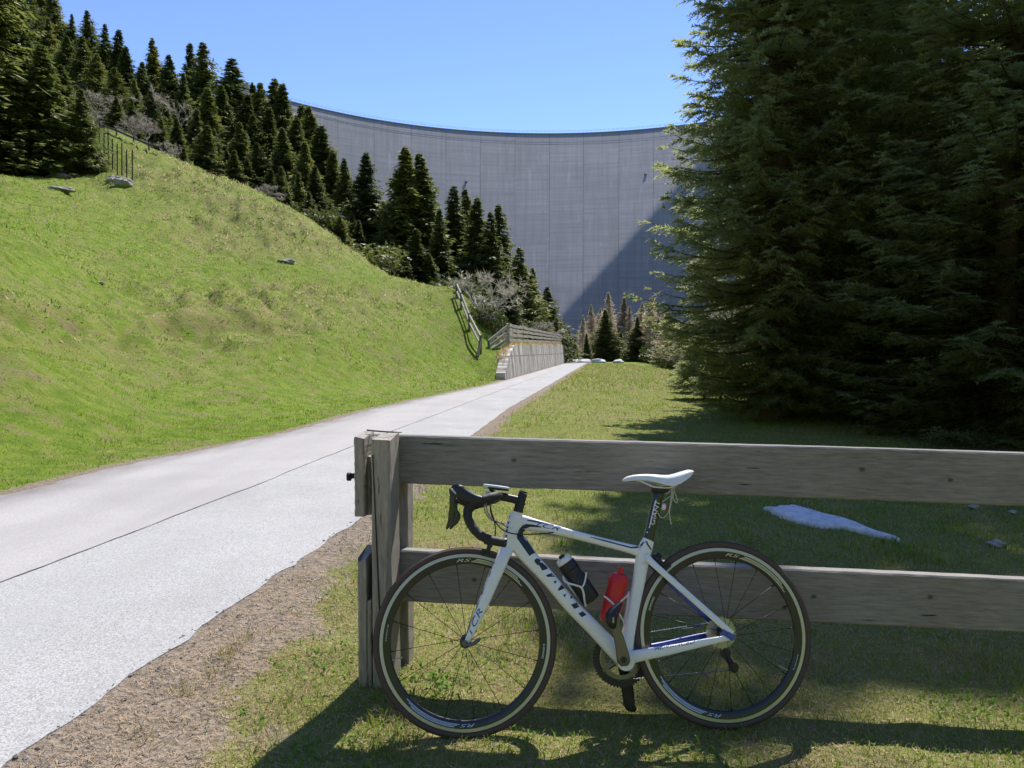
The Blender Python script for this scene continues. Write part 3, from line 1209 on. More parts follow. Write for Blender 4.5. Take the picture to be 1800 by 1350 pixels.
for px, top, Y in [(207, 163, 100), (363, 218, 86), (500, 290, 80), (418, 262, 84), (330, 255, 82), (530, 300, 78), (510, 330, 74), (550, 335, 76)]:
    plant('spruce', px, Y, top, wide=1.25, label='small young spruce at the forest edge just behind the ridge', group='young spruces at the forest edge')
for i, (px, Y, ht) in enumerate([(585, 80, 5), (600, 72, 4), (632, 74, 5), (660, 72, 4.5), (690, 70, 5), (715, 68, 4), (760, 70, 5.5), (785, 68, 4.5), (812, 68, 4.5), (830, 70, 5), (850, 72, 4.5), (545, 84, 5), (480, 86, 5), (440, 86, 5), (405, 88, 5), (290, 88, 4.5), (240, 90, 4.5), (215, 88, 4)]):
    plant('spruce', px, Y, ht=ht, wide=1.35, label='low spruce filling the undergrowth along the forest edge behind the ridge', group='low spruces of the forest undergrowth')
# row in front of the dam
GD = 'spruces standing in front of the dam'
for px, top, Y, wd, lab in [(609, 277, 92, .9, 'slim small spruce left of the first tall spruce before the dam'),
                            (645, 268, 80, 1.05, 'tall dark spruce standing free against the dam, leftmost of three'),
                            (708, 256, 78, 1.25, 'tallest spruce in front of the dam'),
                            (748, 268, 80, 1.2, 'tall spruce with broad skirt right beside the tallest one before the dam'),
                            (800, 327, 84, 1.0, 'left one of two slim spruces close together before the dam'),
                            (819, 330, 88, 1.0, 'right one of two slim spruces close together before the dam'),
                            (842, 346, 80, 1.1, 'broad green spruce in the middle of the slope before the dam'),
                            (860, 372, 78, 1.1, 'spruce half hidden right of the broad green one before the dam'),
                            (876, 361, 86, 1.0, 'pointed spruce behind the half hidden one before the dam'),
                            (913, 433, 80, 1.25, 'rounded spruce above the bare tree before the dam'),
                            (935, 470, 88, 1.1, 'small spruce right below the rounded one before the dam'),
                            (958, 503, 92, 1.25, 'dark spruce at the right end of the slope above the retaining wall'),
                            (972, 540, 100, 1.1, 'short dark spruce at the foot of the slope beyond the wall'),
                            (775, 365, 74, 1.0, 'shorter spruce in front of the gap between broad skirt and slim pair'),
                            (675, 370, 74, 1.1, 'low spruce between the first and the tallest spruce before the dam'),
                            (730, 400, 70, 1.3, 'bushy low spruce at the foot of the tallest one before the dam'),
                            (620, 370, 76, 1.1, 'short spruce at the foot of the first tall one before the dam'),
                            (890, 470, 74, 1.1, 'small spruce just behind the bare tree')]:
    plant('spruce', px, Y, top, wide=wd, label=lab, group=GD)
# end of the road
for kind, px, top, Y, wd, k, lab in [('spruce', 1066, 543, 104, 1.15, 2, 'dark green spruce at the end of the meadow in front of bare larches'),
                                     ('spruce', 1120, 556, 100, 1.3, 4, 'spruce with drooping limbs at the end of the meadow right of the dark one'),
                                     ('spruce', 1000, 578, 112, 1.2, 0, 'light green young spruce at the end of the road behind the wall'),
                                     ('spruce', 985, 562, 118, 1.0, 1, 'slim green spruce behind the end of the wall fence'),
                                     ('spruce', 1155, 575, 96, 1.3, 5, 'low spruce beside the bare larches at the meadow edge'),
                                     ('larch', 1024, 552, 112, 1.0, 0, 'bare brown larch left of the dark spruce at the road end'),
                                     ('larch', 1041, 533, 120, .9, 1, 'thin bare larch rising behind the left brown larch'),
                                     ('larch', 1071, 512, 124, 1.0, 2, 'tallest bare larch behind the dark spruce'),
                                     ('larch', 1093, 520, 120, 1.0, 0, 'bare larch with pale trunk right of the tallest one'),
                                     ('larch', 1108, 536, 118, .9, 1, 'short bare larch at the right of the larch group'),
                                     ('larch', 1142, 522, 100, 1.2, 2, 'grey brown larch half hidden by the big dark spruce'),
                                     ('larch', 1172, 545, 86, 1.2, 1, 'bare larch with dark trunk at the meadow edge'),
                                     ('larch', 1198, 562, 80, 1.2, 0, 'bare larch leaning beside the big spruce at the meadow edge'),
                                     ('spruce', 1030, 585, 98, 1.1, 3, 'small spruce just left of the dark one at the road end'),
                                     ('spruce', 1090, 580, 106, 1.2, 0, 'short spruce between the dark one and the drooping one'),
                                     ('spruce', 1200, 560, 88, 1.3, 1, 'spruce hidden behind the leaning larch'),
                                     ('larch', 1056, 540, 128, 1.0, 1, 'bare larch seen between the thin one and the tallest one'),
                                     ('larch', 1125, 530, 126, 1.0, 0, 'bare larch rising behind the drooping spruce'),
                                     ('larch', 1158, 538, 112, 1.0, 2, 'bare larch behind the low spruce at the meadow edge'),
                                     ('larch', 990, 565, 128, 1.0, 3, 'pale green larch behind the end of the road'),
                                     ('larch', 1010, 590, 108, 1.1, 3, 'small larch with young needles beside the road end')]:
    plant(kind, px, Y, top, wide=wd, k=k, label=lab)
# leafless trees and shrubs
for px, top, Y, wd, k, lab in [(850, 436, 45, 1.15, 0, 'bare spreading tree above the retaining wall'),
                               (178, 140, 92, 1.3, 1, 'bare brown shrub left of the small yellowish spruce'),
                               (258, 188, 84, 1.3, 2, 'round bare shrub on the ridge behind the pasture rail'),
                               (305, 130, 104, .9, 0, 'bare tree between spruces of the forest'),
                               (300, 235, 80, 1.1, 0, 'low bare bush at the ridge right of the round shrub'),
                               (470, 312, 72, 1.5, 1, 'bare bush at the forest edge half way down the ridge'),
                               (955, 545, 76, 1.3, 1, 'grey bare bush above the wall fence')]:
    plant('bare', px, Y, top, wide=wd, k=k, label=lab, name='bare_tree')
for px, Y, ht, wd, k, lab in [(868, 45, 1.1, 1.4, 1, 'low green bush beside the upper end of the stair rail'), (850, 43.5, 1.3, 1.2, 2, 'green bush at the lower end of the stair rail'),
                              (900, 62, 1.0, 1.4, 0, 'brown thicket behind the wall fence'), (880, 54, .9, 1.5, 0, 'brown thicket at the corner of the wall fence'), (845, 50, .8, 1.6, 0, 'brown thicket under the bare spreading tree'),
                              (935, 78, 2.4, 1.3, 1, 'yellowish bush behind the wall fence'),
                              (560, 72, 2.6, 1.4, 1, 'olive bush at the forest edge above the dark hollow'), (520, 76, 2.2, 1.5, 1, 'olive bush at the forest edge below the young spruces'), (650, 66, 3.0, 1.5, 1, 'olive bush in the shade before the dam'), (800, 62, 3.0, 1.4, 2, 'green bush in the shade behind the grass edge'),
                              (1160, 92, 2.6, 1.3, 1, 'yellow green bush at the meadow edge'), (1188, 82, 2.2, 1.4, 1, 'green bush at the foot of the leaning larch')]:
    plant('shrub', px, Y, ht=ht, wide=wd, k=k, label=lab, cat='shrub')


# ---- the big near spruces at the right
def near_spruce(seed, Ht, prof, zdense, ztop_coarse=1.0, scale=1.0):
    """detailed spruce: whorled drooping limbs, side twigs, combs of needle triangles"""
    rng = np.random.default_rng(seed)
    Tn = []
    limbs = MB()
    z = .55
    while z < Ht - .3:
        dense = z < zdense
        nbr = 11 if dense else 6
        Rz = np.interp(z, [p[0] for p in prof], [p[1] for p in prof])
        a0 = rng.random() * 6.28
        for b in range(nbr):
            ph = a0 + b * 2 * math.pi / nbr + rng.normal() * .25
            L = Rz * (.80 + .34 * rng.random())
            if rng.random() < .08:
                L *= 1.15
            d = np.array([math.cos(ph), math.sin(ph), 0])
            lat = np.array([-d[1], d[0], 0])
            up = rng.normal() * .08 + (.15 if z > Ht * .6 else 0)
            zb = z + rng.normal() * .08
            npt = 9
            s = np.linspace(0, 1, npt)
            ax = d[None] * (L * s)[:, None]
            ax[:, 2] = zb + L * (-.34 * s + .30 * s ** 2.6 + up * s)
            ax += lat[None] * (L * .10 * rng.normal() * s ** 2)[:, None]
            ax[:, 2] -= .0
            if dense:
                limbs.tube(ax, [(.018 + .010 * L) * (1 - .92 * q) for q in s], 4, cap=False)
            sp = (.068 if dense else .19) * scale
            nt = max(int(L / sp), 4)
            st = np.sort(rng.random(nt)) * .86 + .14
            st[-1] = 1.0
            cx = np.stack([np.interp(st, s, ax[:, k]) for k in range(3)], 1)
            side = np.where(rng.random(nt) < .5, -1., 1.)
            lt = (.10 + .62 * (1 - st) ** .7 * min(1, L / 1.6) + .16 * rng.random(nt)) * (1 if dense else 1.5)
            fw = d[None] * (.75 + .3 * rng.random(nt))[:, None]
            td = fw + lat[None] * (side * (.9 - .5 * (st > .93)))[:, None]
            td[:, 2] += -.22 + .18 * rng.standard_normal(nt) + .25 * st
            td = unit(td)
            td[-1] = unit(d + np.array([0, 0, .25]))
            nn = 12 if dense else 4
            for k in range(nn):
                u = (k + .5) / nn
                c = cx + td * (lt * u)[:, None]
                c[:, 2] -= lt * .25 * u * u
                pl = unit(np.cross(td, np.array([0, 0, 1.]) + .35 * rng.standard_normal((nt, 3))))
                nl = (.095 if dense else .26) * (1.1 - .5 * u) * (.8 + .5 * rng.random(nt))
                wd = (.019 if dense else .08)
                for sg in (-1, 1):
                    tip = c + (td * .75 + pl * sg * .75 + rng.standard_normal((nt, 3)) * .22) * nl[:, None]
                    w = td * wd
                    Tn.append(np.stack([c - w, c + w, tip], 1))
        z += (.26 if dense else .42) * (.8 + .4 * rng.random())
    return np.concatenate(Tn), limbs


prof_a = [(0, .8), (1, 1.5), (2, 2.25), (3, 2.6), (6, 1.95), (8.5, 1.5), (12, 1.3), (15.5, 1.0), (17, .6), (18, .15)]
prof_b = [(0, 2.6), (2, 3.1), (5, 2.8), (10, 2.2), (16, 1.3), (20.5, .1)]
near_protos = []
for i, (ht, pr, zd) in enumerate([(18, prof_a, 10.0), (20.5, prof_b, 10.0)]):
    T, lm = near_spruce(500 + i, ht, pr, zd)
    cm = tris_to_mesh('crown', T, M['spruce_near'])
    me = bpy.data.meshes.new('limbs')
    me.from_pydata([tuple(p) for p in lm.v], [], lm.f)
    me.materials.append(M['bark'])
    near_protos.append((cm, me, trunk_mesh('trunk', ht - .2, .2, M['bark'], 12, 60 + i)))
for k, X, Y, rz, sc, sz, lab in [(0, 5.3, 15.0, .3, 1.0, 1.0, 'big dark spruce whose sunlit branch tips reach out before the dam'),
                                 (1, 8.5, 12.6, 1.9, 1.0, .72, 'big shaded spruce behind the middle of the fence, its limbs reaching the ground'),
                                 (1, 11.2, 10.6, 4.1, .95, .6, 'nearest shaded spruce at the right border behind the fence'),
                                 (1, 7.4, 17.6, 2.6, 1.0, 1.06, 'tall spruce right behind the sunlit one, filling the gap to the shaded ones'),
                                 (1, 12.6, 15.5, 5.0, 1.0, .9, 'spruce at the upper right corner, behind the nearest one'),
                                 (0, 9.6, 21.5, .9, 1.2, 1.2, 'rearmost spruce of the big group, seen low between the trunks'),
                                 (1, 14.6, 22.0, 2.2, 1.15, 1.0, 'far spruce closing the gap at the upper right behind the corner one'),
                                 (1, 11.4, 24.5, 1.2, 1.1, 1.1, 'far spruce seen through the gap between the shaded ones')]:
    cm, lm, tm = near_protos[k]
    root = empty('spruce_tree', (X, Y, h1(X, Y) - .05))
    root.rotation_euler = (0, 0, rz)
    root.scale = (sc, sc, sz)
    obj_me('crown', cm, None, root)
    obj_me('limbs', lm, None, root)
    obj_me('trunk', tm, None, root)
    tag(root, lab, 'tree', 'big spruces at the right')
# young spruces at their feet
yp = near_spruce(520, 2.6, [(0, .75), (.6, .85), (1.4, .55), (2.6, .05)], 3.0, scale=.75)
ycm = tris_to_mesh('crown', yp[0], M['spruce_near'])
ytm = trunk_mesh('trunk', 2.5, .04, M['bark'], 6, 80)
for px, Y, s, lab in [(1238, 21.5, .85, 'young spruce at the foot of the big sunlit spruce'), (1222, 25, .75, 'smaller young spruce behind the other young one at the meadow edge'), (1268, 19.5, .7, 'low young spruce in the shade of the big one')]:
    X = (px - 900) / FPX * Y
    root = empty('young_spruce', (X, Y, h1(X, Y)))
    root.scale = (s * 1.2, s * 1.2, s)
    root.rotation_euler = (0, 0, px * .1)
    obj_me('crown', ycm, None, root)
    obj_me('trunk', ytm, None, root)
    tag(root, lab, 'tree', 'young spruces under the big ones')

# ------------------------------------------------------------------ retaining wall with plank railing
def wall_mat():
    t = NT('board_marked_concrete')
    v = t.coord('Object')
    sep = t.new('ShaderNodeSeparateXYZ')
    t.t.links.new(v, sep.inputs[0])
    vec = t.new('ShaderNodeCombineXYZ')
    t.t.links.new(sep.outputs[1], vec.inputs[0])
    t.t.links.new(sep.outputs[2], vec.inputs[1])
    br = t.new('ShaderNodeTexBrick')
    t.t.links.new(vec.outputs[0], br.inputs['Vector'])
    br.inputs['Scale'].default_value = 1
    br.inputs['Brick Width'].default_value = .62
    br.inputs['Row Height'].default_value = 1.15
    br.inputs['Mortar Size'].default_value = .03
    br.inputs['Color1'].default_value = (.52, .48, .43, 1)
    br.inputs['Color2'].default_value = (.78, .74, .68, 1)
    br.inputs['Mortar'].default_value = (.16, .145, .13, 1)
    br.offset = .35
    n = t.noise(t.mapping(vec.outputs[0], (1.6, .12, 1)), 1.6, 5, .7)
    c = t.mix(t.ramp(n, [(.44, 0.), (.54, .95)]), br.outputs[0], (.13, .115, .10))
    n2 = t.noise(v, 3, 5, .7)
    c = t.mix(t.ramp(n2, [(.35, .45), (.65, 0.)]), c, (.52, .49, .45))
    t.set(color=c, rough=.95, spec=.15)
    t.bump(t.math('ADD', n, br.outputs['Fac']), .5, .05)
    return t.m


wy = np.concatenate([np.linspace(WALL_Y0 - .2, 43, 30), np.linspace(43.5, WALL_Y1, 60)])
wb = np.array([ex_l(wy[0]), wy[0], 0])
mb = MB()
rs = []
for y in wy:
    x = float(ex_l(y))
    zt = float(wall_top(y))
    rs.append([(x - .03, y, -.3), (x - .03 - .12 * zt, y, zt), (x - .50 - .12 * zt, y, zt), (x - .50, y, -.3)])
mb.rings(rs)
wall = mb.build('retaining_wall', wall_mat(), None, origin=wb)
wall.location = wb
tag(wall, 'stained concrete retaining wall along the left side of the road', 'wall')
M['plank_pale'] = wood('pale_weathered_plank', (.22, .20, .175), (.52, .48, .42), 1)
M['plank_dark'] = wood('dark_weathered_plank', (.05, .045, .04), (.22, .20, .175), 1)


def bar(parent, name, a, b, w, h, mat, up=(0, 0, 1)):
    a = np.array(a, float)
    b = np.array(b, float)
    t = b - a
    L = np.linalg.norm(t)
    t = t / L
    u = np.array(up, float)
    s = np.cross(t, u)
    if np.linalg.norm(s) < 1e-4:
        s = np.array([1., 0, 0])
    s = s / np.linalg.norm(s)
    u = np.cross(s, t)
    m = MB()
    m.box((0, 0, 0), (w, L, h))
    o = m.build(name, mat, parent, bevel=min(w, h) * .12)
    M3 = Matrix(((s[0], t[0], u[0]), (s[1], t[1], u[1]), (s[2], t[2], u[2])))
    pl = np.array(parent.location) if parent is not None else 0
    o.matrix_local = Matrix.Translation(Vector((a + b) / 2 - pl)) @ M3.to_4x4()
    return o


# railing on top of the wall
ry = np.array([41.5, 45, 48.5, 52, 55.5, 59.5, 63.5, 68, 73, 78.5, 84.5, 90])
rx = ex_l(ry) - .62
rz = wall_top(ry) + .05
wf = empty('plank_railing', (rx[0], ry[0], rz[0]))
tag(wf, 'pale plank railing with posts on top of the retaining wall', 'railing')
for x, y, z in zip(rx, ry, rz):
    bar(wf, 'post', (x, y, z - .3), (x, y, z + 1.12), .12, .12, M['plank_pale'], up=(0, 1, 0))
for i in range(len(ry) - 1):
    for k, hz in enumerate((.22, .52, .80, 1.06)):
        j = .03 * math.sin(i * 2.1 + k)
        bar(wf, 'plank', (rx[i] + .09, ry[i] - .1, rz[i] + hz + j), (rx[i + 1] + .09, ry[i + 1] + .1, rz[i + 1] + hz - j), .04, .17, M['plank_pale'])
# its return going down at the near end
q0 = P(859, 613, 40.2)
for k in range(3):
    hz = .25 + .36 * k
    bar(wf, 'plank', (q0[0], 40.2, q0[2] - .38 + hz * .8), (rx[0], ry[0], rz[0] + hz + .05), .05, .17, M['plank_pale'])
bar(wf, 'post', (q0[0], 40.2, q0[2] - 1.0), (q0[0], 40.2, q0[2] + .42), .12, .12, M['plank_dark'], up=(0, 1, 0))
# stair handrail on the grass slope beside the wall
def og(px, Y, dz):
    X = (px - 900) / FPX * Y
    return np.array([X, Y, h1(X, Y) + dz])


sr = empty('stair_handrail', og(843, 38.3, 0))
tag(sr, 'dark wooden handrail running down the grass slope beside the wall', 'handrail')
hp = [(803, 43.8), (811, 42.6), (825, 41.0), (845, 38.9)]
for (pa, ya), (pb, yb) in zip(hp[:-1], hp[1:]):
    bar(sr, 'rail', og(pa, ya, .85), og(pb, yb, .85), .09, .12, M['plank_pale'])
    bar(sr, 'rail', og(pa, ya, .42), og(pb, yb, .42), .07, .1, M['plank_pale'])
bar(sr, 'rail', og(845, 38.9, .8), og(840, 38.1, .1), .12, .13, M['plank_dark'])
for pa, ya in hp:
    bar(sr, 'post', og(pa, ya, -.3), og(pa, ya, .95), .12, .12, M['plank_dark'], up=(0, 1, 0))

# pasture rail and netting on the ridge
pr = empty('pasture_rail', P(180, 228, 77))
tag(pr, 'low grey wooden rail along the top of the grass ridge at the forest edge', 'fence')
pp = [(176, 224, 78), (205, 236, 76), (235, 249, 74), (262, 262, 72.5), (285, 272, 71)]
for a, b in zip(pp[:-1], pp[1:]):
    A = P(*a)
    B = P(*b)
    A[2] = h1(A[0], A[1]) + .55
    B[2] = h1(B[0], B[1]) + .55
    bar(pr, 'rail', A, B, .08, .2, M['plank_dark'])
    bar(pr, 'post', A - np.array([0, 0, .9]), A + np.array([0, 0, .25]), .13, .13, M['plank_dark'], up=(0, 1, 0))
nf = empty('netting_fence', P(205, 330, 60))
tag(nf, 'thin dark poles with slack netting on the slope beside the shelf trees', 'fence')
tops = []
for px, Y in ((184, 73), (192, 70), (199, 67.5), (206, 65), (214, 63), (222, 61.5), (230, 60), (240, 58.5)):
    X = (px - 900) / FPX * Y
    z = h1(X, Y)
    m = MB()
    m.tube([(X, Y, z - .2), (X + .05, Y, z + 2.6)], .045, 5)
    m.build('pole', M['rust'], nf, origin=np.array(nf.location))
    tops.append((X, Y, z))
for hz in (.3, .8, 1.3, 1.8, 2.3):
    m = MB()
    m.tube([(x, y, z + hz - .1 * (i % 2)) for i, (x, y, z) in enumerate(tops)], .012, 3)
    m.build('wire', M['rust'], nf, origin=np.array(nf.location))


# rocks, snow
def rock(name, c, size, seed, mat, label, cat, flat=.5, rotz=0., group=None):
    bm = bmesh.new()
    bmesh.ops.create_icosphere(bm, subdivisions=3, radius=1)
    rng = random.Random(seed)
    ph = [rng.random() * 6 for _ in range(6)]
    for v in bm.verts:
        p = v.co
        n = 1 + .20 * math.sin(p.x * 3 + ph[0]) * math.cos(p.y * 3 + ph[1]) + .12 * math.sin(p.z * 5 + ph[2] + p.x * 4) + .05 * math.sin(p.y * 11 + ph[3]) * math.sin(p.x * 9 + ph[4])
        v.co = Vector((p.x * size[0] * n, p.y * size[1] * n, p.z * size[2] * n))
    me = bpy.data.meshes.new(name)
    bm.to_mesh(me)
    bm.free()
    for p in me.polygons:
        p.use_smooth = cat == 'snow'
    o = obj_me(name, me, mat)
    o.location = c
    o.rotation_euler = (0, 0, rotz)
    tag(o, label, cat, group)
    return o


def on_slope(px, Y, dz=0):
    X = (px - 900) / FPX * Y
    return (X, Y, h1(X, Y) + dz)


for i, (px, Y, s, lab) in enumerate([(115, 49, (.9, .4, .2), 'flat grey boulder high on the grass slope at the left'),
                                     (505, 44, (.5, .3, .16), 'dark grey rock in the middle of the grass slope'),
                                     (225, 57.5, (.7, .5, .4), 'pale rock at the lower end of the netting'), (212, 60, (.9, .6, .5), 'larger rock beside the netting poles'), (176, 66, (.9, .7, .8), 'upright pale rock under the shelf trees'),
                                     (110, 62, (1.3, .6, .35), 'long rock in the shade under the shelf trees'), (180, 27, (.16, .12, .07), 'small stone on the lower grass slope'),
                                     (464, 55, (.28, .2, .1), 'small pale stone near the ridge')]):
    c = on_slope(px, Y, s[2] * .25)
    rock('rock', c, s, 30 + i, M['rock'], lab, 'rock', rotz=i * .6)
for i, (px, py, s, lab) in enumerate([(1010, 636.5, (.9, 1.2, .3), 'long low heap of old snow at the end of the road'), (1028, 635, (.9, .9, .38), 'second heap of old snow at the end of the road'),
                                      (1052, 636, (.9, .9, .38), 'snow heap where the road meets the meadow'), (1087, 640, (.6, .6, .3), 'small snow heap at the foot of the drooping spruce')]):
    g = P(px, py, 96 - i * 2.5)
    rock('snow_heap', (g[0], g[1], h1(g[0], g[1]) + .15), s, 60 + i, M['snow'], lab, 'snow', rotz=i)
# melting snow tongue behind the fence
edge = [(1348, 888), (1362, 885.5), (1385, 884), (1415, 890), (1448, 900), (1472, 905), (1493, 911), (1522, 922), (1540, 929), (1559, 937), (1581, 942.6), (1568, 941.5), (1552, 938), (1522, 931), (1485, 923), (1448, 920), (1418, 914), (1389, 906), (1365, 896)]
ep = [G(x, y + 1, .04) for x, y in edge]
cen = np.mean(ep, 0)
m = MB()
rs = []
outl = crspline(ep + ep[:1], 150)[:-1]
jit = .05 * (fbm(outl[:, 0] * 22, outl[:, 1] * 22, 3, 2) - .5)
for k, (sc, hz) in enumerate(((1.02, -.06), (1.0, -.005), (.96, .008), (.88, .016), (.75, .022), (.58, .026), (.4, .028), (.22, .029), (.06, .029))):
    ring = cen + (outl - cen) * (sc + (jit / .25)[:, None] * (k < 4))
    ring[:, 2] += -.015 + hz + .016 * (fbm(ring[:, 0] * 9, ring[:, 1] * 9, 4, 2) - .5) * (k > 1)
    rs.append(ring)
m.rings(rs)
snow = m.build('snow_patch', M['snow'], None, smooth=True, origin=cen)
snow.location = cen
tag(snow, 'narrow tongue of melting snow on the shaded grass behind the fence', 'snow')
for i, (px, py, s, lab) in enumerate([(1752, 962, (.06, .045, .03), 'grey stone on the dark ground below the spruces'), (1712, 895, (.045, .03, .02), 'pale flat stone near the top rail at the right'), (1780, 905, (.03, .025, .02), 'small stone at the right border behind the fence')]):
    g = G(px, py)
    rock('stone', (g[0], g[1], h1(g[0], g[1]) + .02), s, 90 + i, M['rock'], lab, 'stone')

# ------------------------------------------------------------------ wooden fence
FS = .10


def Fp(px, py, back=0.0):
    """point of the fence's rail-front plane (moved back) on the line of sight px, py"""
    d = ray(px, py)
    Y0 = 3.06 - FS * .45 + back
    t = Y0 / (d[1] + FS * d[0])
    return CAM + d * t


fdir = unit(np.array([1, -FS, 0.]))
fnor = np.array([-fdir[1], fdir[0], 0.])
fb = Fp(680, 1180, -.1)
fb[2] = 0
fence = empty('plank_fence', fb)
tag(fence, 'weathered grey wooden fence with two wide rails behind the bicycle', 'fence')


def rail_plank(name, tl, bl, tr, br, thick, mat, seed):
    """front corners -> irregular plank, local X along it"""
    c0 = (tl + bl) / 2
    c1 = (tr + br) / 2
    ax = unit(c1 - c0)
    nr = unit(np.cross(ax, np.array([0, 0, 1.])))
    nr = nr if nr[1] > 0 else -nr
    up = np.cross(nr, ax)
    up = up if up[2] > 0 else -up
    L = np.linalg.norm(c1 - c0)
    rng = np.random.default_rng(seed)
    m = MB()
    rs = []
    N = 90
    for i in range(N + 1):
        s = i / N
        ht = ((tl - bl) @ up) * (1 - s) + ((tr - br) @ up) * s
        ht = ht / 2
        j = [.0015 * math.sin(9 * s + seed) + .0005 * rng.normal() for _ in range(4)]
        b = .006
        x = s * L
        rs.append([(x, 0 + j[2] * .6, -ht + b + j[0]), (x, 0 + j[3] * .5, ht - b + j[1]), (x, b, ht + j[1]), (x, thick - b, ht + j[1] * .7), (x, thick, ht - b), (x, thick, -ht + b), (x, thick - b, -ht + j[0]), (x, b, -ht + j[0])])
    m.rings(rs)
    o = m.build(name, mat, fence, smooth=False)
    M3 = Matrix(((ax[0], nr[0], up[0]), (ax[1], nr[1], up[1]), (ax[2], nr[2], up[2])))
    o.matrix_local = Matrix.Translation(Vector(c0 - fb)) @ M3.to_4x4()
    return o


def yl(x, x0, y0, k):
    return y0 + (x - x0) * k


XR = 2350
W1 = wood('rail_wood_upper', (.085, .079, .073), (.33, .312, .288), 0, 1.3, knots=((.60, .012), (1.97, .02), (2.30, -.01)))
W2 = wood('rail_wood_lower', (.095, .087, .079), (.36, .337, .308), 0, 4.1, knots=((.44, .0), (1.28, -.02), (1.72, .03), (1.80, .0), (1.69, -.05), (2.24, .02)))
W3 = wood('post_wood', (.11, .096, .082), (.46, .415, .36), 2, 2.2)
rail_plank('top_rail', Fp(652, yl(652, 700, 765, .0291)), Fp(652, yl(652, 710, 850, .0367)), Fp(XR, yl(XR, 700, 765, .0291)), Fp(XR, yl(XR, 710, 850, .0367)), .052, W1, 3)
rail_plank('lower_rail', Fp(652, yl(652, 705, 968, .0475)), Fp(652, yl(652, 710, 1058, .0505)), Fp(XR, yl(XR, 705, 968, .0475)), Fp(XR, yl(XR, 710, 1058, .0505)), .055, W2, 8)


def post(name, pxl, pxr, ytop, ybot, back, depth, seed, mat=None, chamfer=0.0, n=26, slope=0.0):
    """upright with its front face between pixel columns pxl..pxr; grain along local Z"""
    tl, tr = Fp(pxl, ytop, back), Fp(pxr, ytop, back)
    ztop = tl[2]
    zbot = Fp(pxl, ybot, back)[2] if ybot else -.25
    rng = np.random.default_rng(seed)
    base = np.array([tl[0], tl[1], zbot])
    w = np.linalg.norm((tr - tl)[:2])
    m = MB()
    rs = []
    for i in range(n + 1):
        s = i / n
        z = (ztop - zbot) * s
        j = rng.normal(size=(8, 2)) * .0008
        ch = chamfer * (.55 + .45 * math.sin(4 * s + seed)) + .004
        ring = [(0, .004), (.004, 0), (w - ch, 0), (w, ch), (w, depth - .004), (w - .004, depth), (.004, depth), (0, depth - .004)]
        rs.append([(x + a, y + b, z + (slope * y / depth if i == n else 0) + (.006 * rng.normal() if i == n else 0)) for (x, y), (a, b) in zip(ring, j)])
    m.rings(rs)
    o = m.build(name, mat or W3, fence)
    M3 = Matrix(((fdir[0], fnor[0], 0), (fdir[1], fnor[1], 0), (0, 0, 1)))
    o.matrix_local = Matrix.Translation(Vector(base - fb)) @ M3.to_4x4()
    return o


post('front_post', 652, 685, 773, None, -.155, .15, 1, chamfer=.03, slope=.012)
post('back_post', 664, 716, 775, None, .058, .10, 2)
post('side_block', 622, 640, 773, 908, -.145, .15, 4, slope=.02)
post('side_block', 628, 643.5, 985, None, -.14, .15, 5, slope=.02)
post('side_block', 644.5, 652.5, 1056, None, -.135, .12, 6)
post('side_block', 641, 651, 800, 905, -.10, .10, 7)
# splinter and crack strips on the split front post
m = MB()
a0, a1 = Fp(655, 800, -.158), Fp(668, 1120, -.158)
m.add([a0 + np.array([-.002, 0, 0]), a0 + np.array([.002, 0, 0]), a1 + np.array([.006, 0, 0]), a1 + np.array([.0, 0, 0]), a0 + np.array([0, .01, 0]), a1 + np.array([.003, .01, 0])], [(0, 1, 2, 3), (0, 4, 1), (3, 2, 5), (0, 3, 5, 4), (1, 4, 5, 2)])
m.build('split', M['rust'], fence, origin=fb)
m = MB()
b0 = Fp(612, 838, -.11)
m.tube([b0, Fp(636, 834, -.11)], .011, 8)
m.tube([b0 - np.array([.004, 0, 0]), b0 + np.array([.012, 0, 0])], .017, 6)
m.build('bolt', M['rust'], fence, smooth=True, origin=fb)
# second pair of posts outside the frame holds the rails
for px in (2250,):
    post('back_post', px, px + 60, 800, None, .06, .10, 9)
m = MB()
tw = [Fp(645, 757, -.05), Fp(660, 758.5, -.06), Fp(680, 760, -.07), Fp(706, 761, -.03)]
tw = [p + np.array([0, 0, .002]) for p in tw]
m.tube(crspline(tw, 10), [.0035] * 8 + [.002] * 2, 5)
st = m.build('dry_twig', M['bark'], None, origin=tw[0])
st.location = tw[0]
tag(st, 'thin dry twig lying on top of the fence post', 'twig')

# ------------------------------------------------------------------ road bicycle leaning on the fence
bC = np.array([-.167, 2.5942, 0.])
psi, lam, WBASE, WR = .0533, .2397, .9606, .3365
bu = np.array([math.cos(psi), math.sin(psi), 0])
bn = np.array([-math.sin(psi), math.cos(psi), 0])
bv = math.cos(lam) * np.array([0, 0, 1]) + math.sin(lam) * bn
bw = np.cross(bu, bv)                                  # towards the photographer
hubF = bC + bv * WR
hubR = bC + bv * WR + bu * WBASE + np.array([0, 0, .0087])
bike = empty('road_bicycle', bC)
tag(bike, 'white racing bicycle leaning against the wooden fence on the grass', 'bicycle')


def B(px, py, o=0.0):
    """point of the plane o metres from the bicycle's mid plane, on the line of sight px, py"""
    d = ray(px, py)
    t = ((bC + bw * o - CAM) @ bw) / (d @ bw)
    return CAM + d * t


MPP = 2.72 / FPX


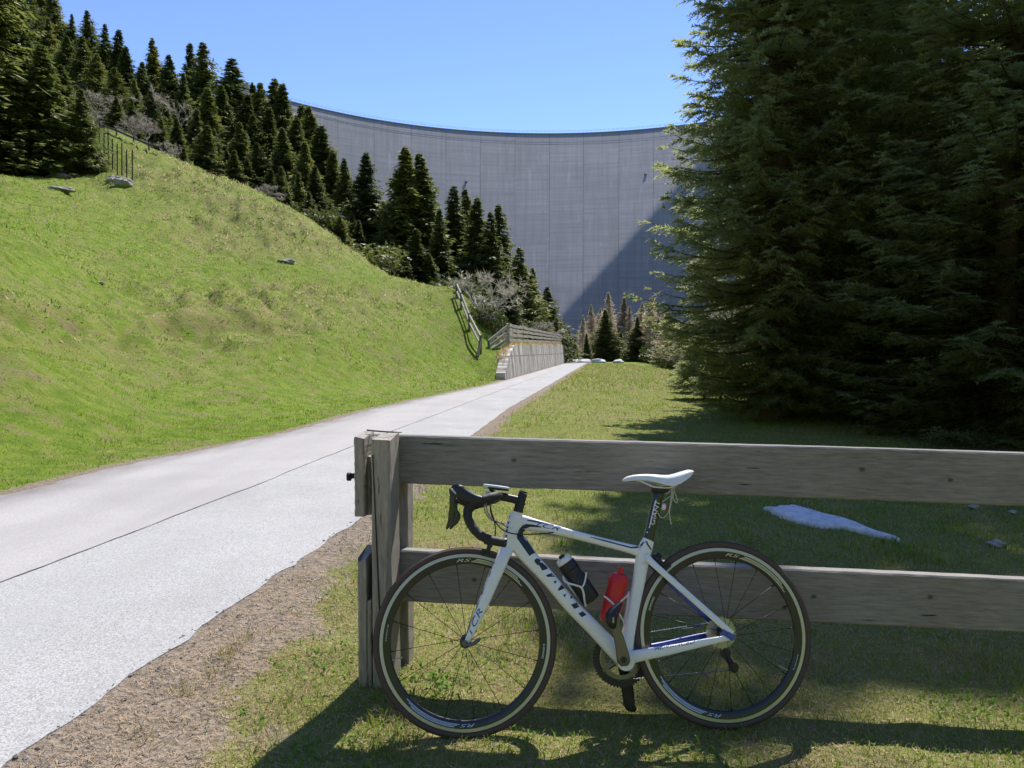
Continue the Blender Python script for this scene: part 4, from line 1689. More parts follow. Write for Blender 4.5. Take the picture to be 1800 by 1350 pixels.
def loft(mb, rows, n=16, res=None, mirror=False, ex=3.0):
    """rows (px,py,half width px,half depth m,offset m): super-elliptic tube; returns centre points"""
    rows = [tuple(r) + (0.0,) * (5 - len(r)) for r in rows]
    q = []
    for (x, y, hw, b, o) in rows:
        p = B(x, y, o)
        if mirror:
            p = p - 2 * o * bw
        q.append((*p, hw * MPP, b))
    q = crspline(q, res or max(len(q) * 5, 12))
    rs = []
    for i in range(len(q)):
        t = unit(q[min(i + 1, len(q) - 1), :3] - q[max(i - 1, 0), :3])
        e = unit(np.cross(bw, t))
        w = np.cross(t, e)
        ring = []
        for a in np.linspace(0, 2 * math.pi, n, endpoint=False):
            c, s = math.cos(a), math.sin(a)
            ring.append(q[i, :3] + e * q[i, 3] * math.copysign(abs(c) ** (2 / ex), c) + w * q[i, 4] * math.copysign(abs(s) ** (2 / ex), s))
        rs.append(ring)
    mb.rings(rs)
    return q[:, :3]


def bpart(mb, name, mat, parent=None, smooth=True, ang=40):
    o = mb.build(name, mat, parent or bike, origin=bC)
    if smooth:
        smooth_by_angle(o, ang)
    return o


def cyl(mb, c, axis, r, h, n=24, r2=None):
    """cylinder centred at c along axis"""
    axis = unit(np.array(axis, float))
    mb.tube([c - axis * h / 2, c + axis * h / 2], [r, r if r2 is None else r2], n)


def lathe(mb, c, axis, prof, n=48):
    """prof (dist along axis, radius)"""
    axis = unit(np.array(axis, float))
    a = np.array([0, 0, 1.]) if abs(axis[2]) < .9 else np.array([1., 0, 0])
    e = unit(a - axis * (a @ axis))
    g = np.cross(axis, e)
    rs = [[c + axis * h + r * (math.cos(q) * e + math.sin(q) * g) for q in np.linspace(0, 2 * math.pi, n, endpoint=False)] for h, r in prof]
    mb.rings(rs)


def ringprof(mb, c, prof, n=120):
    """closed (radius, lateral) profile revolved round the wheel axis"""
    rs = []
    for q in np.linspace(0, 2 * math.pi, n, endpoint=False):
        dv = math.cos(q) * bu + math.sin(q) * bv
        rs.append([c + dv * r + bw * l for r, l in prof])
    b = len(mb.v)
    k = len(prof)
    for r in rs:
        mb.v += [tuple(p) for p in r]
    for i in range(n):
        for j in range(k):
            mb.f.append((b + i * k + j, b + i * k + (j + 1) % k, b + ((i + 1) % n) * k + (j + 1) % k, b + ((i + 1) % n) * k + j))


def wheel(hub, nsp, rear):
    w = empty('wheel', hub - bC, bike)
    org = hub
    m = MB()
    ringprof(m, hub, [(.324 + .0125 * math.cos(a), .0125 * math.sin(a)) for a in np.linspace(0, 2 * math.pi, 14, endpoint=False)])
    m.build('tyre', M['tyre_side'], w, smooth=True, origin=org)
    m = MB()
    ringprof(m, hub, [(.324 + .0131 * math.cos(a), .0131 * math.sin(a)) for a in np.linspace(-.45, .45, 8)] + [(.332, 0)])
    m.build('tread', M['tyre_tread'], w, smooth=True, origin=org)
    m = MB()
    ringprof(m, hub, [(.3125, -.0095), (.3125, .0095), (.311, .0100), (.3003, .0102), (.3003, -.0102), (.311, -.0100)])
    m.build('brake_track', M['alu'], w, origin=org)
    m = MB()
    ringprof(m, hub, [(.3000, -.0102), (.3000, .0102), (.284, .0098), (.2745, .0055), (.2725, 0), (.2745, -.0055), (.284, -.0098)])
    rm = m.build('rim', M['rim_black'], w, smooth=False, origin=org)
    smooth_by_angle(rm, 30)
    m = MB()
    lathe(m, hub, bw, [(-.052, .006), (-.05, .012), (-.038, .013), (-.036, .024 if rear else .019), (-.032, .024 if rear else .019), (-.028, .011), (.026, .011), (.031, .021), (.035, .021), (.038, .012), (.052, .010), (.055, .005)], 28)
    hb = m.build('hub', M['black_gloss'], w, origin=org)
    smooth_by_angle(hb)
    for k in range(nsp):
        a = 2 * math.pi * k / nsp + (.05 if rear else .12)
        side = 1 if k % 2 else -1
        if rear:
            a0 = a + (1.25 if (k // 2) % 2 else -1.25) * (1 if side < 0 else .25)
        else:
            a0 = a + (.14 if (k // 2) % 2 else -.14)
        p = hub + (math.cos(a0) * bu + math.sin(a0) * bv) * .02 + bw * side * .033
        q = hub + (math.cos(a) * bu + math.sin(a) * bv) * .2735 + bw * side * .003
        m = MB()
        m.tube([p, q], .0011, 5)
        m.build('spoke', M['spoke'], w, smooth=True, origin=org)
        m = MB()
        m.tube([q - (q - p) * .05, q], .0021, 5)
        m.build('nipple', M['spoke'], w, smooth=True, origin=org)
    # valve
    a = R(193 if not rear else 330)
    dv = math.cos(a) * bu + math.sin(a) * bv
    m = MB()
    m.tube([hub + dv * .274, hub + dv * .234], [.0028, .002], 6)
    m.build('valve', M['alu'], w, origin=org)
    return w


def text_tris(txt, shear=0.0):
    """flat triangles of a line of lettering, height 1, starting at 0"""
    cu = bpy.data.curves.new('lettering', 'FONT')
    cu.body = txt
    cu.size = 1.4
    cu.shear = shear
    cu.resolution_u = 3
    o = bpy.data.objects.new('lettering', cu)
    col.objects.link(o)
    dg = bpy.context.evaluated_depsgraph_get()
    me = o.evaluated_get(dg).to_mesh()
    me.calc_loop_triangles()
    V = np.array([v.co[:] for v in me.vertices])
    F = np.array([t.vertices[:] for t in me.loop_triangles])
    o.evaluated_get(dg).to_mesh_clear()
    bpy.data.objects.remove(o)
    bpy.data.curves.remove(cu)
    V[:, 0] -= V[:, 0].min()
    return V[:, :2], F


def refine(V, F, mx):
    bm = bmesh.new()
    vs_ = [bm.verts.new((x, y, 0)) for x, y in V]
    for f in F:
        try:
            bm.faces.new([vs_[i] for i in f])
        except ValueError:
            pass
    bmesh.ops.triangulate(bm, faces=bm.faces)
    for _ in range(4):
        es = [e for e in bm.edges if e.calc_length() > mx]
        if not es:
            break
        bmesh.ops.subdivide_edges(bm, edges=es, cuts=1)
        bmesh.ops.triangulate(bm, faces=bm.faces)
    bm.verts.index_update()
    V2 = np.array([(v.co.x, v.co.y) for v in bm.verts])
    F2 = [tuple(v.index for v in f.verts) for f in bm.faces]
    bm.free()
    return V2, F2


def rim_text(w, hub, txt, a_mid, r0, hgt, mat, shear=0, width=None, flip=False):
    V, F = text_tris(txt, shear)
    wd = V[:, 0].max()
    s = hgt
    sx = s if width is None else width / wd
    x = (V[:, 0] - wd / 2) * sx
    a = a_mid - x / (r0 + hgt / 2)
    r = r0 + V[:, 1] * s
    pts = [hub + (math.cos(q) * bu + math.sin(q) * bv) * rr + bw * .0108 for q, rr in zip(a, r)]
    m = MB()
    m.add(pts, [tuple(f) for f in F])
    return m.build('lettering', mat, w, origin=hub, recalc=False)


def rim_arc(w, hub, a0, a1, r0, r1, mat, taper=.0):
    m = MB()
    aa = np.linspace(a0, a1, 30)
    m.rings([[hub + (math.cos(q) * bu + math.sin(q) * bv) * rr + bw * .0107 for q in aa] for rr in (r0, r1)], cap=False, closed=False)
    return m.build('rim_stripe', mat, w, origin=hub, recalc=False)


wf_ = wheel(hubF, 16, False)
wr_ = wheel(hubR, 20, True)
for w, hub, a0, sm in ((wf_, hubF, R(97), R(-8)), (wr_, hubR, R(85), R(157))):
    for k in range(2):
        a = a0 + math.pi * k
        mt = M['straw_decal'] if k == 0 else M['pale_blue']
        rim_text(w, hub, 'RS', a - .10, .2835, .0115, mt, shear=.35, width=.055)
        for j, (r0, r1) in enumerate(((.2830, .2862), (.2880, .2905), (.2925, .2960))):
            rim_arc(w, hub, a - .20 - .03 * j, a - .95 + .05 * j, r0, r1, mt)
    rim_text(w, hub, 'SHIMANO', sm, .2855, .0075, M['white_decal'], shear=.0, width=.052)
    rim_text(w, hub, 'SHIMANO RS', sm + math.pi + .02, .2865, .004, M['white_decal'], width=.06)

# frame
m = MB()
loft(m, [(904, 914, 12, .020), (922, 919, 13, .020), (950, 925, 10, .020), (993, 935.5, 8, .019), (1043, 948.5, 7.5, .018), (1093, 961, 8, .017), (1122, 969, 9.5, .016), (1132, 974, 9, .014)])
loft(m, [(899, 938, 14, .022), (916, 961, 17, .024), (935, 985, 14.5, .026), (965, 1018, 13.2, .027), (1000, 1060, 12.8, .029), (1040, 1101, 13, .032), (1075, 1138, 14, .034), (1094, 1158, 13, .034)], ex=4.0)
loft(m, [(908.5, 901, 10.2, .022), (905, 915, 13, .024), (898, 940, 13.5, .024), (893.5, 963, 11.5, .024)])
loft(m, [(1140, 949, 10.5, .017), (1135, 962, 12.5, .018), (1129, 985, 12.5, .018), (1122, 1025, 11.5, .018), (1113, 1070, 11, .020), (1104, 1115, 11.5, .024), (1097, 1152, 15, .032)])
cyl(m, B(1096, 1160), bw, 15 * MPP, .088)
loft(m, [(1133, 976, 7, .008, .012), (1155, 997, 5.8, .008, .03), (1210, 1046, 5.6, .008, .05), (1262, 1092, 5.5, .008, .062), (1287, 1114, 5, .006, .065)])
loft(m, [(1103, 1157, 11, .014, .030), (1130, 1151, 10, .012, .036), (1180, 1142, 8, .010, .048), (1240, 1129, 6.2, .009, .060), (1281, 1121, 4.5, .006, .064)])
frame = bpart(m, 'frame', M['frame'])
m = MB()
loft(m, [(1133, 976, 7, .008, .012), (1155, 997, 5.8, .008, .03), (1210, 1046, 5.6, .008, .05), (1262, 1092, 5.5, .008, .062), (1287, 1114, 5, .006, .065)], mirror=True)
bpart(m, 'seat_stay', M['blue'])
m = MB()
loft(m, [(1103, 1157, 11, .014, .030), (1130, 1151, 10, .012, .036), (1180, 1142, 8, .010, .048), (1240, 1129, 6.2, .009, .060), (1281, 1121, 4.5, .006, .064)], mirror=True)
bpart(m, 'chain_stay', M['blue'])
m = MB()
loft(m, [(1270, 1108, 6, .004, .066), (1281, 1116, 6, .004, .068), (1290, 1123, 5, .004, .068)], n=10)
cyl(m, hubR + bw * .069, bw, .010, .012, 16)
bpart(m, 'dropout', M['blue'], frame)
# fork
m = MB()
frow = [(889, 966, 11.5, .016, .014), (882, 985, 11.3, .013, .034), (864, 1028, 10.2, .011, .045), (845, 1074, 8.2, .009, .050), (828, 1112, 5.8, .008, .052), (819, 1133, 4.6, .007, .053)]
loft(m, frow)
loft(m, frow, mirror=True)
loft(m, [(893, 960, 11.5, .024), (888, 972, 12, .034), (884, 982, 9, .036)], ex=3)
fork = bpart(m, 'fork', M['frame'])
for sg in (1, -1):
    m = MB()
    cyl(m, hubF + bw * .058 * sg, bw, .011, .010, 16)
    bpart(m, 'axle_nut', M['alu_dark'], fork)
m = MB()
q0 = hubF + bw * .066
m.tube(crspline([q0, B(826, 1134, .07), B(836, 1129, .072), B(845, 1122, .07)], 10), [.005, .0055, .006, .006, .0065, .0068, .0068, .0065, .0055, .003], 8)
bpart(m, 'quick_release_lever', M['alu_dark'], fork)

# seat post and saddle
m = MB()
loft(m, [(1159.5, 858, 8.2, .012), (1157, 872, 9.3, .0135), (1149, 908, 9.3, .0135), (1139.5, 950, 9.3, .0135)], ex=2.4)
seatpost = bpart(m, 'seatpost', M['black_gloss'])
m = MB()
loft(m, [(1147, 860, 5, .02), (1155, 862, 6.5, .022), (1168, 860.5, 6, .022), (1178, 857, 3.5, .016)], ex=3)
for px in (1152, 1171):
    cyl(m, B(px, 861, .02), bw, .0045, .01, 10)
bpart(m, 'saddle_clamp', M['black'], seatpost)
m = MB()
rs = []
top = [(1094, 844), (1097, 840.5), (1102, 837.3), (1113, 834.8), (1125, 833.6), (1137, 833.2), (1150, 834), (1162, 835), (1174, 835), (1186, 832), (1197, 828.5), (1207, 826), (1214, 826.5), (1218.5, 829)]
edg = [(1094, 845), (1097, 845.5), (1102, 845.5), (1113, 844), (1125, 843.5), (1137, 844.5), (1150, 847), (1162, 850), (1174, 853.5), (1184, 854.5), (1196, 850.5), (1207, 843.5), (1214, 838), (1218.5, 833)]
hwid = [.006, .014, .019, .021, .023, .026, .031, .040, .052, .062, .066, .064, .056, .040]
SN = 12
for (tx, ty), (ex_, ey), wd in zip(top, edg, hwid):
    c = B(tx, ty, 0)
    e = B(ex_, ey, wd)
    drop = (c - e) @ bv
    al = (c - e) @ bu
    ring = []
    for j in range(SN + 1):
        a = math.pi * j / SN
        cc = math.cos(a)
        ring.append(c + bw * wd * math.copysign(abs(cc) ** .75, cc) - bv * drop * (1 - math.sin(a) ** .55) - bu * al * abs(cc) ** 2)
    for j in range(1, SN):
        a = math.pi * (1 - j / SN)
        cc = math.cos(a)
        ring.append(c + bw * wd * .9 * cc - bv * (drop * (1 - .72 * math.sin(a) ** .7)) - bu * al * abs(cc) ** 2)
    rs.append(ring)
m.rings(rs)
saddle = bpart(m, 'saddle', M['white_plastic'], ang=60)
for sg in (1, -1):
    m = MB()
    m.tube(crspline([B(1114, 843, .008 * sg), B(1127, 846, .016 * sg), B(1147, 855, .022 * sg), B(1162, 857, .022 * sg), B(1178, 857, .022 * sg), B(1190, 851, .03 * sg), B(1194, 847, .032 * sg)], 24), .0035, 6)
    bpart(m, 'saddle_rail', M['white_plastic'], saddle)
# rear light
m = MB()
lathe(m, B(1157, 890, 0) + bu * .012, unit(bu - .2 * bv), [(0, .011), (.004, .0135), (.014, .0135), (.0155, .012)], 20)
lt_ = bpart(m, 'rear_light', M['white_plastic'], seatpost)
m = MB()
lathe(m, B(1157, 890, 0) + bu * .012 + unit(bu - .2 * bv) * .0152, unit(bu - .2 * bv), [(0, .0125), (.005, .012), (.009, .007), (.0095, .002)], 20)
bpart(m, 'light_lens', M['red_light'], seatpost)
# string tied under the saddle
m = MB()
for pts in ([(1181, 857), (1175, 866), (1170, 868)], [(1181, 856), (1180, 870), (1178, 885), (1176, 897), (1172, 905), (1166, 910), (1160, 908), (1157, 902)],
            [(1181, 857), (1182, 868), (1180, 885), (1177, 898), (1178, 912), (1180, 921)], [(1182, 857), (1185, 862), (1183, 872), (1185, 880), (1190, 884), (1190.5, 880), (1187, 868), (1184, 860)], [(1178, 872), (1172, 877), (1164, 882)],
            [(1170, 859), (1176, 857), (1184, 858), (1191, 853)]):
    m.tube(crspline([B(x, y, .012 + .004 * math.sin(i)) for i, (x, y) in enumerate(pts)], 26), .0019, 5)
cyl(m, B(1180, 920, .012), bv, .003, .008, 6)
bpart(m, 'string', M['string'], saddle)

# stem, bars, levers
m = MB()
loft(m, [(919.5, 867, 7.5, .017), (916.5, 876, 8.6, .019), (914, 885, 8.4, .019), (910.5, 900, 9, .020)], ex=2.6)
loft(m, [(874, 871, 7, .021), (882, 873, 7.8, .021), (896, 876, 7.3, .016), (912, 880, 8, .017)], ex=2.6)
for px, py in ((923.5, 872), (921, 886)):
    cyl(m, B(px, py, .012), bw, .006, .012, 10)
    cyl(m, B(px, py, -.012), bw, .006, .012, 10)
stem = bpart(m, 'stem', M['black'])
m = MB()
lathe(m, B(919.8, 865.5), unit(B(919.8, 865.5) - B(912, 898)), [(-.002, .0165), (.003, .0165), (.005, .012), (.0052, .004)], 20)
bpart(m, 'top_cap', M['black_gloss'], stem)
barpath = [(878, 871.5, .0), (877, 871.2, .06), (876.5, 871, .12), (873, 871.5, .165), (864, 873.8, .193), (851, 877.5, .203), (838, 881, .205), (828, 886, .205), (822.5, 895, .205), (822, 907, .205), (826, 919, .206), (834, 931, .207), (845, 941.5, .208), (860, 948.5, .209), (875, 952, .210), (888, 954, .211)]
bp = crspline([B(*p) for p in barpath], 70)
for sg in (1, -1):
    pp_ = bp if sg > 0 else np.array([p - 2 * ((p - bC) @ bw) * bw for p in bp])
    m = MB()
    m.tube(pp_, [.0145 if i < 10 else .0162 + .0007 * math.sin(i * 1.4) for i in range(70)], 12)
    hb = bpart(m, 'handlebar', M['tape'])
    m = MB()
    lathe(m, pp_[-1], unit(pp_[-1] - pp_[-3]), [(-.003, .0168), (.003, .0168), (.006, .012), (.0062, .003)], 16)
    bpart(m, 'bar_plug', M['black_gloss'], hb)
    m = MB()
    loft(m, [(846, 879.5, 7.6, .016, .206), (834, 877.5, 9.3, .017, .208), (820, 872.5, 11.5, .018, .209), (809, 866, 12.5, .017, .210), (803.5, 857.5, 11, .015, .211), (802.5, 851.5, 6, .011, .211)], n=18, ex=2.5, mirror=sg < 0)
    loft(m, [(812, 868, 11, .015, .211), (800, 866, 10, .013, .212), (793, 864, 7.5, .010, .212), (789.5, 864, 4, .007, .212)], n=14, ex=2.3, mirror=sg < 0)
    hd = bpart(m, 'brake_hood', M['black'])
    m = MB()
    loft(m, [(797, 865, 5.5, .008, .214), (795, 878, 5, .007, .216), (794.5, 892, 4.6, .006, .217), (793.5, 905, 5, .006, .217), (791.5, 917, 4.5, .005, .216), (787.5, 925, 3.2, .004, .214), (784.5, 930, 1.5, .003, .212)], n=12, ex=2.4, mirror=sg < 0)
    loft(m, [(797, 890, 3, .003, .209), (801, 900, 4.5, .003, .207), (801, 907, 4.5, .003, .207), (797, 917, 3, .003, .209), (793, 922, 1.5, .002, .21)], n=10, ex=2.2, mirror=sg < 0)
    bpart(m, 'brake_lever', M['black_gloss'], hd)
    m = MB()
    loft(m, [(792, 859, 1.2, .002, .2245), (797, 863, 2.0, .002, .2265), (801.5, 868.5, 1.2, .002, .2265)], n=8, mirror=sg < 0)
    c = B(802.3, 876, .222)
    c = c if sg > 0 else c - 2 * ((c - bC) @ bw) * bw
    cyl(m, c, bw, .0022, .006, 8)
    bpart(m, 'name_plate', M['alu'], hd)
# computer on its mount above the stem
m = MB()
loft(m, [(849.5, 854.3, 3.0, .034), (853, 854.8, 3.6, .037), (870, 857, 3.8, .038), (891, 859.8, 3.6, .037), (895, 860.4, 2.6, .034)], n=20, ex=6)
comp = bpart(m, 'bike_computer', M['white_plastic'])
m = MB()
loft(m, [(858, 857, 1.5, .002, .0375), (875, 859.4, 2.0, .002, .0385), (894, 861.6, 1.8, .002, .0375)], n=8, ex=4)
bpart(m, 'side_strip', M['black'], comp)
m = MB()
loft(m, [(861, 858, 3, .014), (866, 864, 3.5, .014), (873, 869, 4, .016)], n=10)
bpart(m, 'mount', M['black'], comp)
m = MB()
loft(m, [(853, 866, 3.5, .018), (857.5, 868, 4.2, .02), (861.5, 870, 4, .02)], n=12, ex=4)
bpart(m, 'front_light', M['pale_blue'], comp)

# cables
for pts, mt in (([(866, 882, .05), (862, 893, .07), (866, 910, .06), (882, 930, .045), (902, 938, .035), (930, 939, .03), (955, 938, .024), (973, 936, .018)], 'black'),
                ([(861, 882, -.03), (864, 900, -.04), (869, 916, -.03), (871, 934, -.01), (868, 950, .0), (864, 962, .01)], 'black'),
                ([(855, 884, .06), (857, 900, .06), (866, 913, .05), (880, 920, .03), (889, 925, .025)], 'steel'),
                ([(852, 882, -.06), (853, 900, -.07), (864, 914, -.05), (878, 919, -.03), (888, 921, -.025)], 'steel')):
    m = MB()
    m.tube(crspline([B(*p) for p in pts], 40), .0024, 6)
    bpart(m, 'cable', M[mt])


# brakes
def caliper(c, fwd, upv):
    m = MB()
    for sg in (1, -1):
        m.tube(crspline([c + upv * .022 + bw * .004 * sg, c + upv * .018 + bw * .024 * sg, c + bw * .031 * sg - upv * .004, c - upv * .026 + bw * .024 * sg], 12), [.010] * 6 + [.008] * 6, 8)
        m.box(c - upv * .034 + bw * .0175 * sg, (.010, .010, .012), np.array([bw, upv, fwd]))
    cyl(m, c + upv * .012 + fwd * .006, fwd, .012, .034, 14)
    cb = bpart(m, 'brake_caliper', M['black'])
    for sg in (1, -1):
        m = MB()
        m.box(c - upv * .038 + bw * .0165 * sg, (.011, .011, .045), np.array([bw, upv, fwd]))
        bpart(m, 'brake_pad', M['black'], cb)


uf = unit(B(858, 968) - hubF)
caliper(hubF + uf * .354, unit(np.cross(uf, bw)) * -1, uf)
ur = unit(B(1172, 1003) - hubR)
caliper(hubR + ur * .352, unit(np.cross(ur, bw)), ur)

# cranks, chain rings, chain, cassette, derailleur
bb = B(1096, 1160)
m = MB()
loft(m, [(1097, 1170, 6, .009, .068), (1096, 1160, 11.5, .011, .070), (1090, 1130, 9.5, .009, .078), (1083, 1106, 8.6, .008, .083), (1076, 1084, 9.6, .008, .086), (1073, 1073, 6, .007, .087)], ex=3.2)
crank = bpart(m, 'crank_arm', M['alu_dark'])
m = MB()
cyl(m, B(1096.5, 1160, .082), bw, .0115, .006, 20)
bpart(m, 'crank_cap', M['black'], crank)
m = MB()
loft(m, [(1092, 1059, 3.5, .010, .125), (1086, 1066, 6, .018, .125), (1079, 1076, 9, .026, .125), (1074, 1087, 10.5, .03, .125), (1076, 1097, 8.5, .026, .125), (1079, 1104, 4, .018, .125)], ex=2.6)
cyl(m, B(1076, 1083, .10), bw, .008, .05, 12)
ped = bpart(m, 'pedal', M['black'])
m = MB()
loft(m, [(1078, 1085, 1.4, .002, .156), (1078, 1095, 1.6, .002, .156)], n=8)
bpart(m, 'pedal_spindle_mark', M['steel'], ped)


def far(px, py, o):
    return B(px, py, o)


m = MB()
loft(m, [(1096, 1160, 12, .012, -.072), (1101, 1195, 11, .009, -.078), (1104, 1220, 11, .008, -.084), (1107, 1240, 9.5, .007, -.086), (1108, 1248, 5, .006, -.087)], ex=3)
bpart(m, 'crank_arm', M['black'])
m = MB()
loft(m, [(1098, 1236, 5, .03, -.125), (1107, 1241, 9, .034, -.125), (1115, 1246, 5, .03, -.125)], ex=2.6)
bpart(m, 'pedal', M['black'])


def cog(mb, c, r, w, teeth, hole=.6, th=.004):
    n = teeth * 4
    prof = []
    rs0, rs1, ri0, ri1 = [], [], [], []
    for i in range(n):
        a = 2 * math.pi * i / n
        rr = r + (th if i % 4 in (1, 2) else 0)
        dv = math.cos(a) * bu + math.sin(a) * bv
        rs0.append(c + dv * rr - bw * w / 2)
        rs1.append(c + dv * rr + bw * w / 2)
        ri0.append(c + dv * r * hole - bw * w / 2)
        ri1.append(c + dv * r * hole + bw * w / 2)
    mb.rings([ri0, rs0, rs1, ri1, ri0], cap=False)


m = MB()
cog(m, bb - bw * .052, .104, .004, 53, .76)
cr_ = bpart(m, 'chainring', M['black'], smooth=False)
m = MB()
cog(m, bb - bw * .044, .076, .003, 39, .80)
bpart(m, 'chainring', M['alu_dark'], smooth=False)
m = MB()
for k in range(4):
    a = .6 + k * math.pi / 2
    dv = math.cos(a) * bu + math.sin(a) * bv
    m.tube([bb - bw * .055, bb - bw * .050 + dv * .085], [.014, .008], 8)
    cyl(m, bb - bw * .046 + dv * .066, bw, .006, .014, 10)
cyl(m, bb - bw * .05, bw, .022, .02, 18)
bpart(m, 'chainring_spider', M['alu_dark'], cr_)
for k, (rr, tt) in enumerate(((.055, 28), (.049, 25), (.044, 23), (.040, 21), (.036, 19), (.032, 17), (.028, 15), (.024, 13))):
    m = MB()
    cog(m, hubR - bw * (.018 + .0045 * k), rr, .002, tt, .6 if k < 3 else .4, .0035)
    bpart(m, 'sprocket', M['steel'], smooth=False)
m = MB()
ch = [bb - bw * .044 + (math.cos(a) * bu + math.sin(a) * bv) * .079 for a in np.linspace(R(80), R(268), 40)]
j1 = hubR - bw * .034 - bv * .078 + bu * .018
j2 = hubR - bw * .034 - bv * .128 + bu * .045
ch += [ch[-1] * (1 - s) + (j2 - bv * .008) * s for s in np.linspace(0, 1, 40)[1:]]
ch += [j2 + bu * .014, j1 + bu * .012, j1 - bu * .012 + bv * .01]
ch += [hubR - bw * .034 + (math.cos(a) * bu + math.sin(a) * bv) * .038 for a in np.linspace(R(-80), R(95), 20)]
ch += [ch[-1] * (1 - s) + ch[0] * s for s in np.linspace(0, 1, 40)[1:]]
for i in range(len(ch) - 1):
    d = ch[i + 1] - ch[i]
    l = np.linalg.norm(d)
    if l < 1e-4:
        continue
    m.tube([ch[i], ch[i] + d * .7], .0034 if i % 2 else .0028, 5)
ch_ = bpart(m, 'chain', M['steel'], smooth=False)
tag(ch_, kind='stuff')
m = MB()
m.tube(crspline([hubR - bw * .068 + bu * .004 - bv * .012, hubR - bw * .06 - bv * .035 + bu * .012, j1 - bw * .01, (j1 + j2) / 2 - bw * .01, j2 - bw * .008], 14), [.008, .012, .016, .018, .017, .015, .013, .012, .012, .011, .011, .011, .01, .008], 8)
for j in (j1, j2):
    cyl(m, j, bw, .019, .008, 18)
bpart(m, 'derailleur', M['black'])
m = MB()
m.tube(crspline([B(1200, 1105, -.05), B(1225, 1102, -.04), B(1237, 1095, -.035)], 8), .002, 5)
m.tube([B(1224, 1110, -.03), B(1241, 1092, -.03)], .002, 5)
bpart(m, 'cable', M['steel'])


# bottle cages (parts of the bicycle) and bottles (things of their own)
def strip(mb, pts, r=.0030):
    mb.tube(crspline([B(*p) for p in pts], 24), r, 7)


m = MB()
strip(m, [(990, 1013, .012), (992, 1021, .026), (1000, 1025.5, .036), (1013, 1029, .039), (1022, 1033, .039), (1026, 1043, .038), (1027.5, 1056, .033), (1030, 1065, .018)], .0038)
strip(m, [(1030.5, 1006, .039), (1029, 1018, .0395), (1026, 1028, .0395), (1022, 1033, .039)], .0032)
strip(m, [(990, 1013, -.012), (1000, 1025.5, -.036), (1022, 1033, -.039), (1027.5, 1056, -.033), (1030, 1065, -.018)], .0036)
strip(m, [(991, 1015, .0), (1005, 1035, .0), (1020, 1053, .0), (1030, 1065, .0)], .005)
bpart(m, 'bottle_cage', M['white_plastic'])
m = MB()
strip(m, [(1062, 1048, .037), (1070, 1054, .040), (1079, 1063, .040), (1086, 1075, .036), (1093, 1087, .022), (1098, 1094, .0)], .0032)
strip(m, [(1105, 1040, .010), (1104, 1046, .030), (1096, 1053, .038), (1086, 1062, .040), (1082, 1066, .039)], .0032)
strip(m, [(1105, 1040, .0), (1103, 1062, .006), (1099, 1085, .006), (1097, 1096, .0)], .005)
strip(m, [(1062, 1048, -.037), (1079, 1063, -.040), (1093, 1087, -.022), (1098, 1094, .0)], .003)
bpart(m, 'bottle_cage', M['white_plastic'])


def bottle(name, top, bot, parts, label):
    a, b = B(*top), B(*bot)
    ax = unit(a - b)
    L = np.linalg.norm(a - b)
    root = empty(name, b)
    for nm, mt, prof in parts:
        mm = MB()
        lathe(mm, b, ax, [(h * L, r) for h, r in prof], 36)
        o = mm.build(nm, M[mt], root, origin=b)
        smooth_by_angle(o, 35)
    tag(root, label, 'bottle')


bottle('water_bottle', (985.5, 976), (1040, 1056),
       [('body', 'bottle_black', [(0, .028), (.015, .034), (.05, .0365), (.42, .0365), (.50, .036), (.55, .0325), (.60, .0325), (.65, .035), (.68, .035)]),
        ('collar', 'bottle_black', [(.681, .030), (.69, .0345), (.83, .0340), (.838, .030)]),
        ('cap', 'white_plastic', [(.839, .026), (.843, .0318), (.925, .0300), (.945, .024)]), ('nozzle', 'black', [(.946, .012), (.98, .012), (1.0, .008)])],
       'black water bottle with pale cap in the down tube cage of the bicycle')
bottle('water_bottle', (1092.3, 997), (1070, 1094),
       [('body', 'red', [(0, .030), (.015, .035), (.05, .0365), (.40, .0365), (.50, .0362), (.66, .0345), (.70, .036), (.715, .036)]),
        ('cap', 'red', [(.716, .037), (.725, .0385), (.76, .0385), (.80, .0345), (.86, .030), (.885, .022)]), ('nozzle', 'red', [(.886, .011), (.96, .010), (.97, .012), (1.0, .011)])],
       'red plastic water bottle in the seat tube cage of the bicycle')

# paint marks and lettering laid on the tubes
dg = bpy.context.evaluated_depsgraph_get()


def bvh_of(o):
    V = [o.matrix_world @ v.co for v in o.data.vertices]
    return BVHTree.FromPolygons(V, [tuple(p.vertices) for p in o.data.polygons])


bpy.context.view_layer.update()
bvhs = {'frame': bvh_of(frame), 'fork': bvh_of(fork), 'post': bvh_of(seatpost)}
OWN = {'frame': frame, 'fork': fork, 'post': seatpost}


def decal(polys, own, mat, mx=5.0, name='paint_mark', lift=.0007):
    """polys: list of (V px, F) -> thin sheet on the tube surface"""
    mm = MB()
    tree = bvhs[own]
    for V, F in polys:
        V2, F2 = refine(np.array(V, float), F, mx)
        out = []
        ok = []
        for x, y in V2:
            d = Vector(ray(x, y)).normalized()
            loc, nr, i, ds = tree.ray_cast(Vector(CAM), d)
            if loc is None:
                loc, nr, i, ds = tree.find_nearest(Vector(B(x, y, .02)))
            if nr.dot(d) > 0:
                nr = -nr
            p = np.array(loc + nr * lift)
            out.append(p)
            ok.append(True)
        mm.add(out, F2)
    return mm.build(name, mat, OWN[own], origin=bC, recalc=False)


def poly(pts, ox=0, oy=0, sc=1):
    return (np.array([(ox + x / sc, oy + y / sc) for x, y in pts]), [tuple(range(len(pts)))])


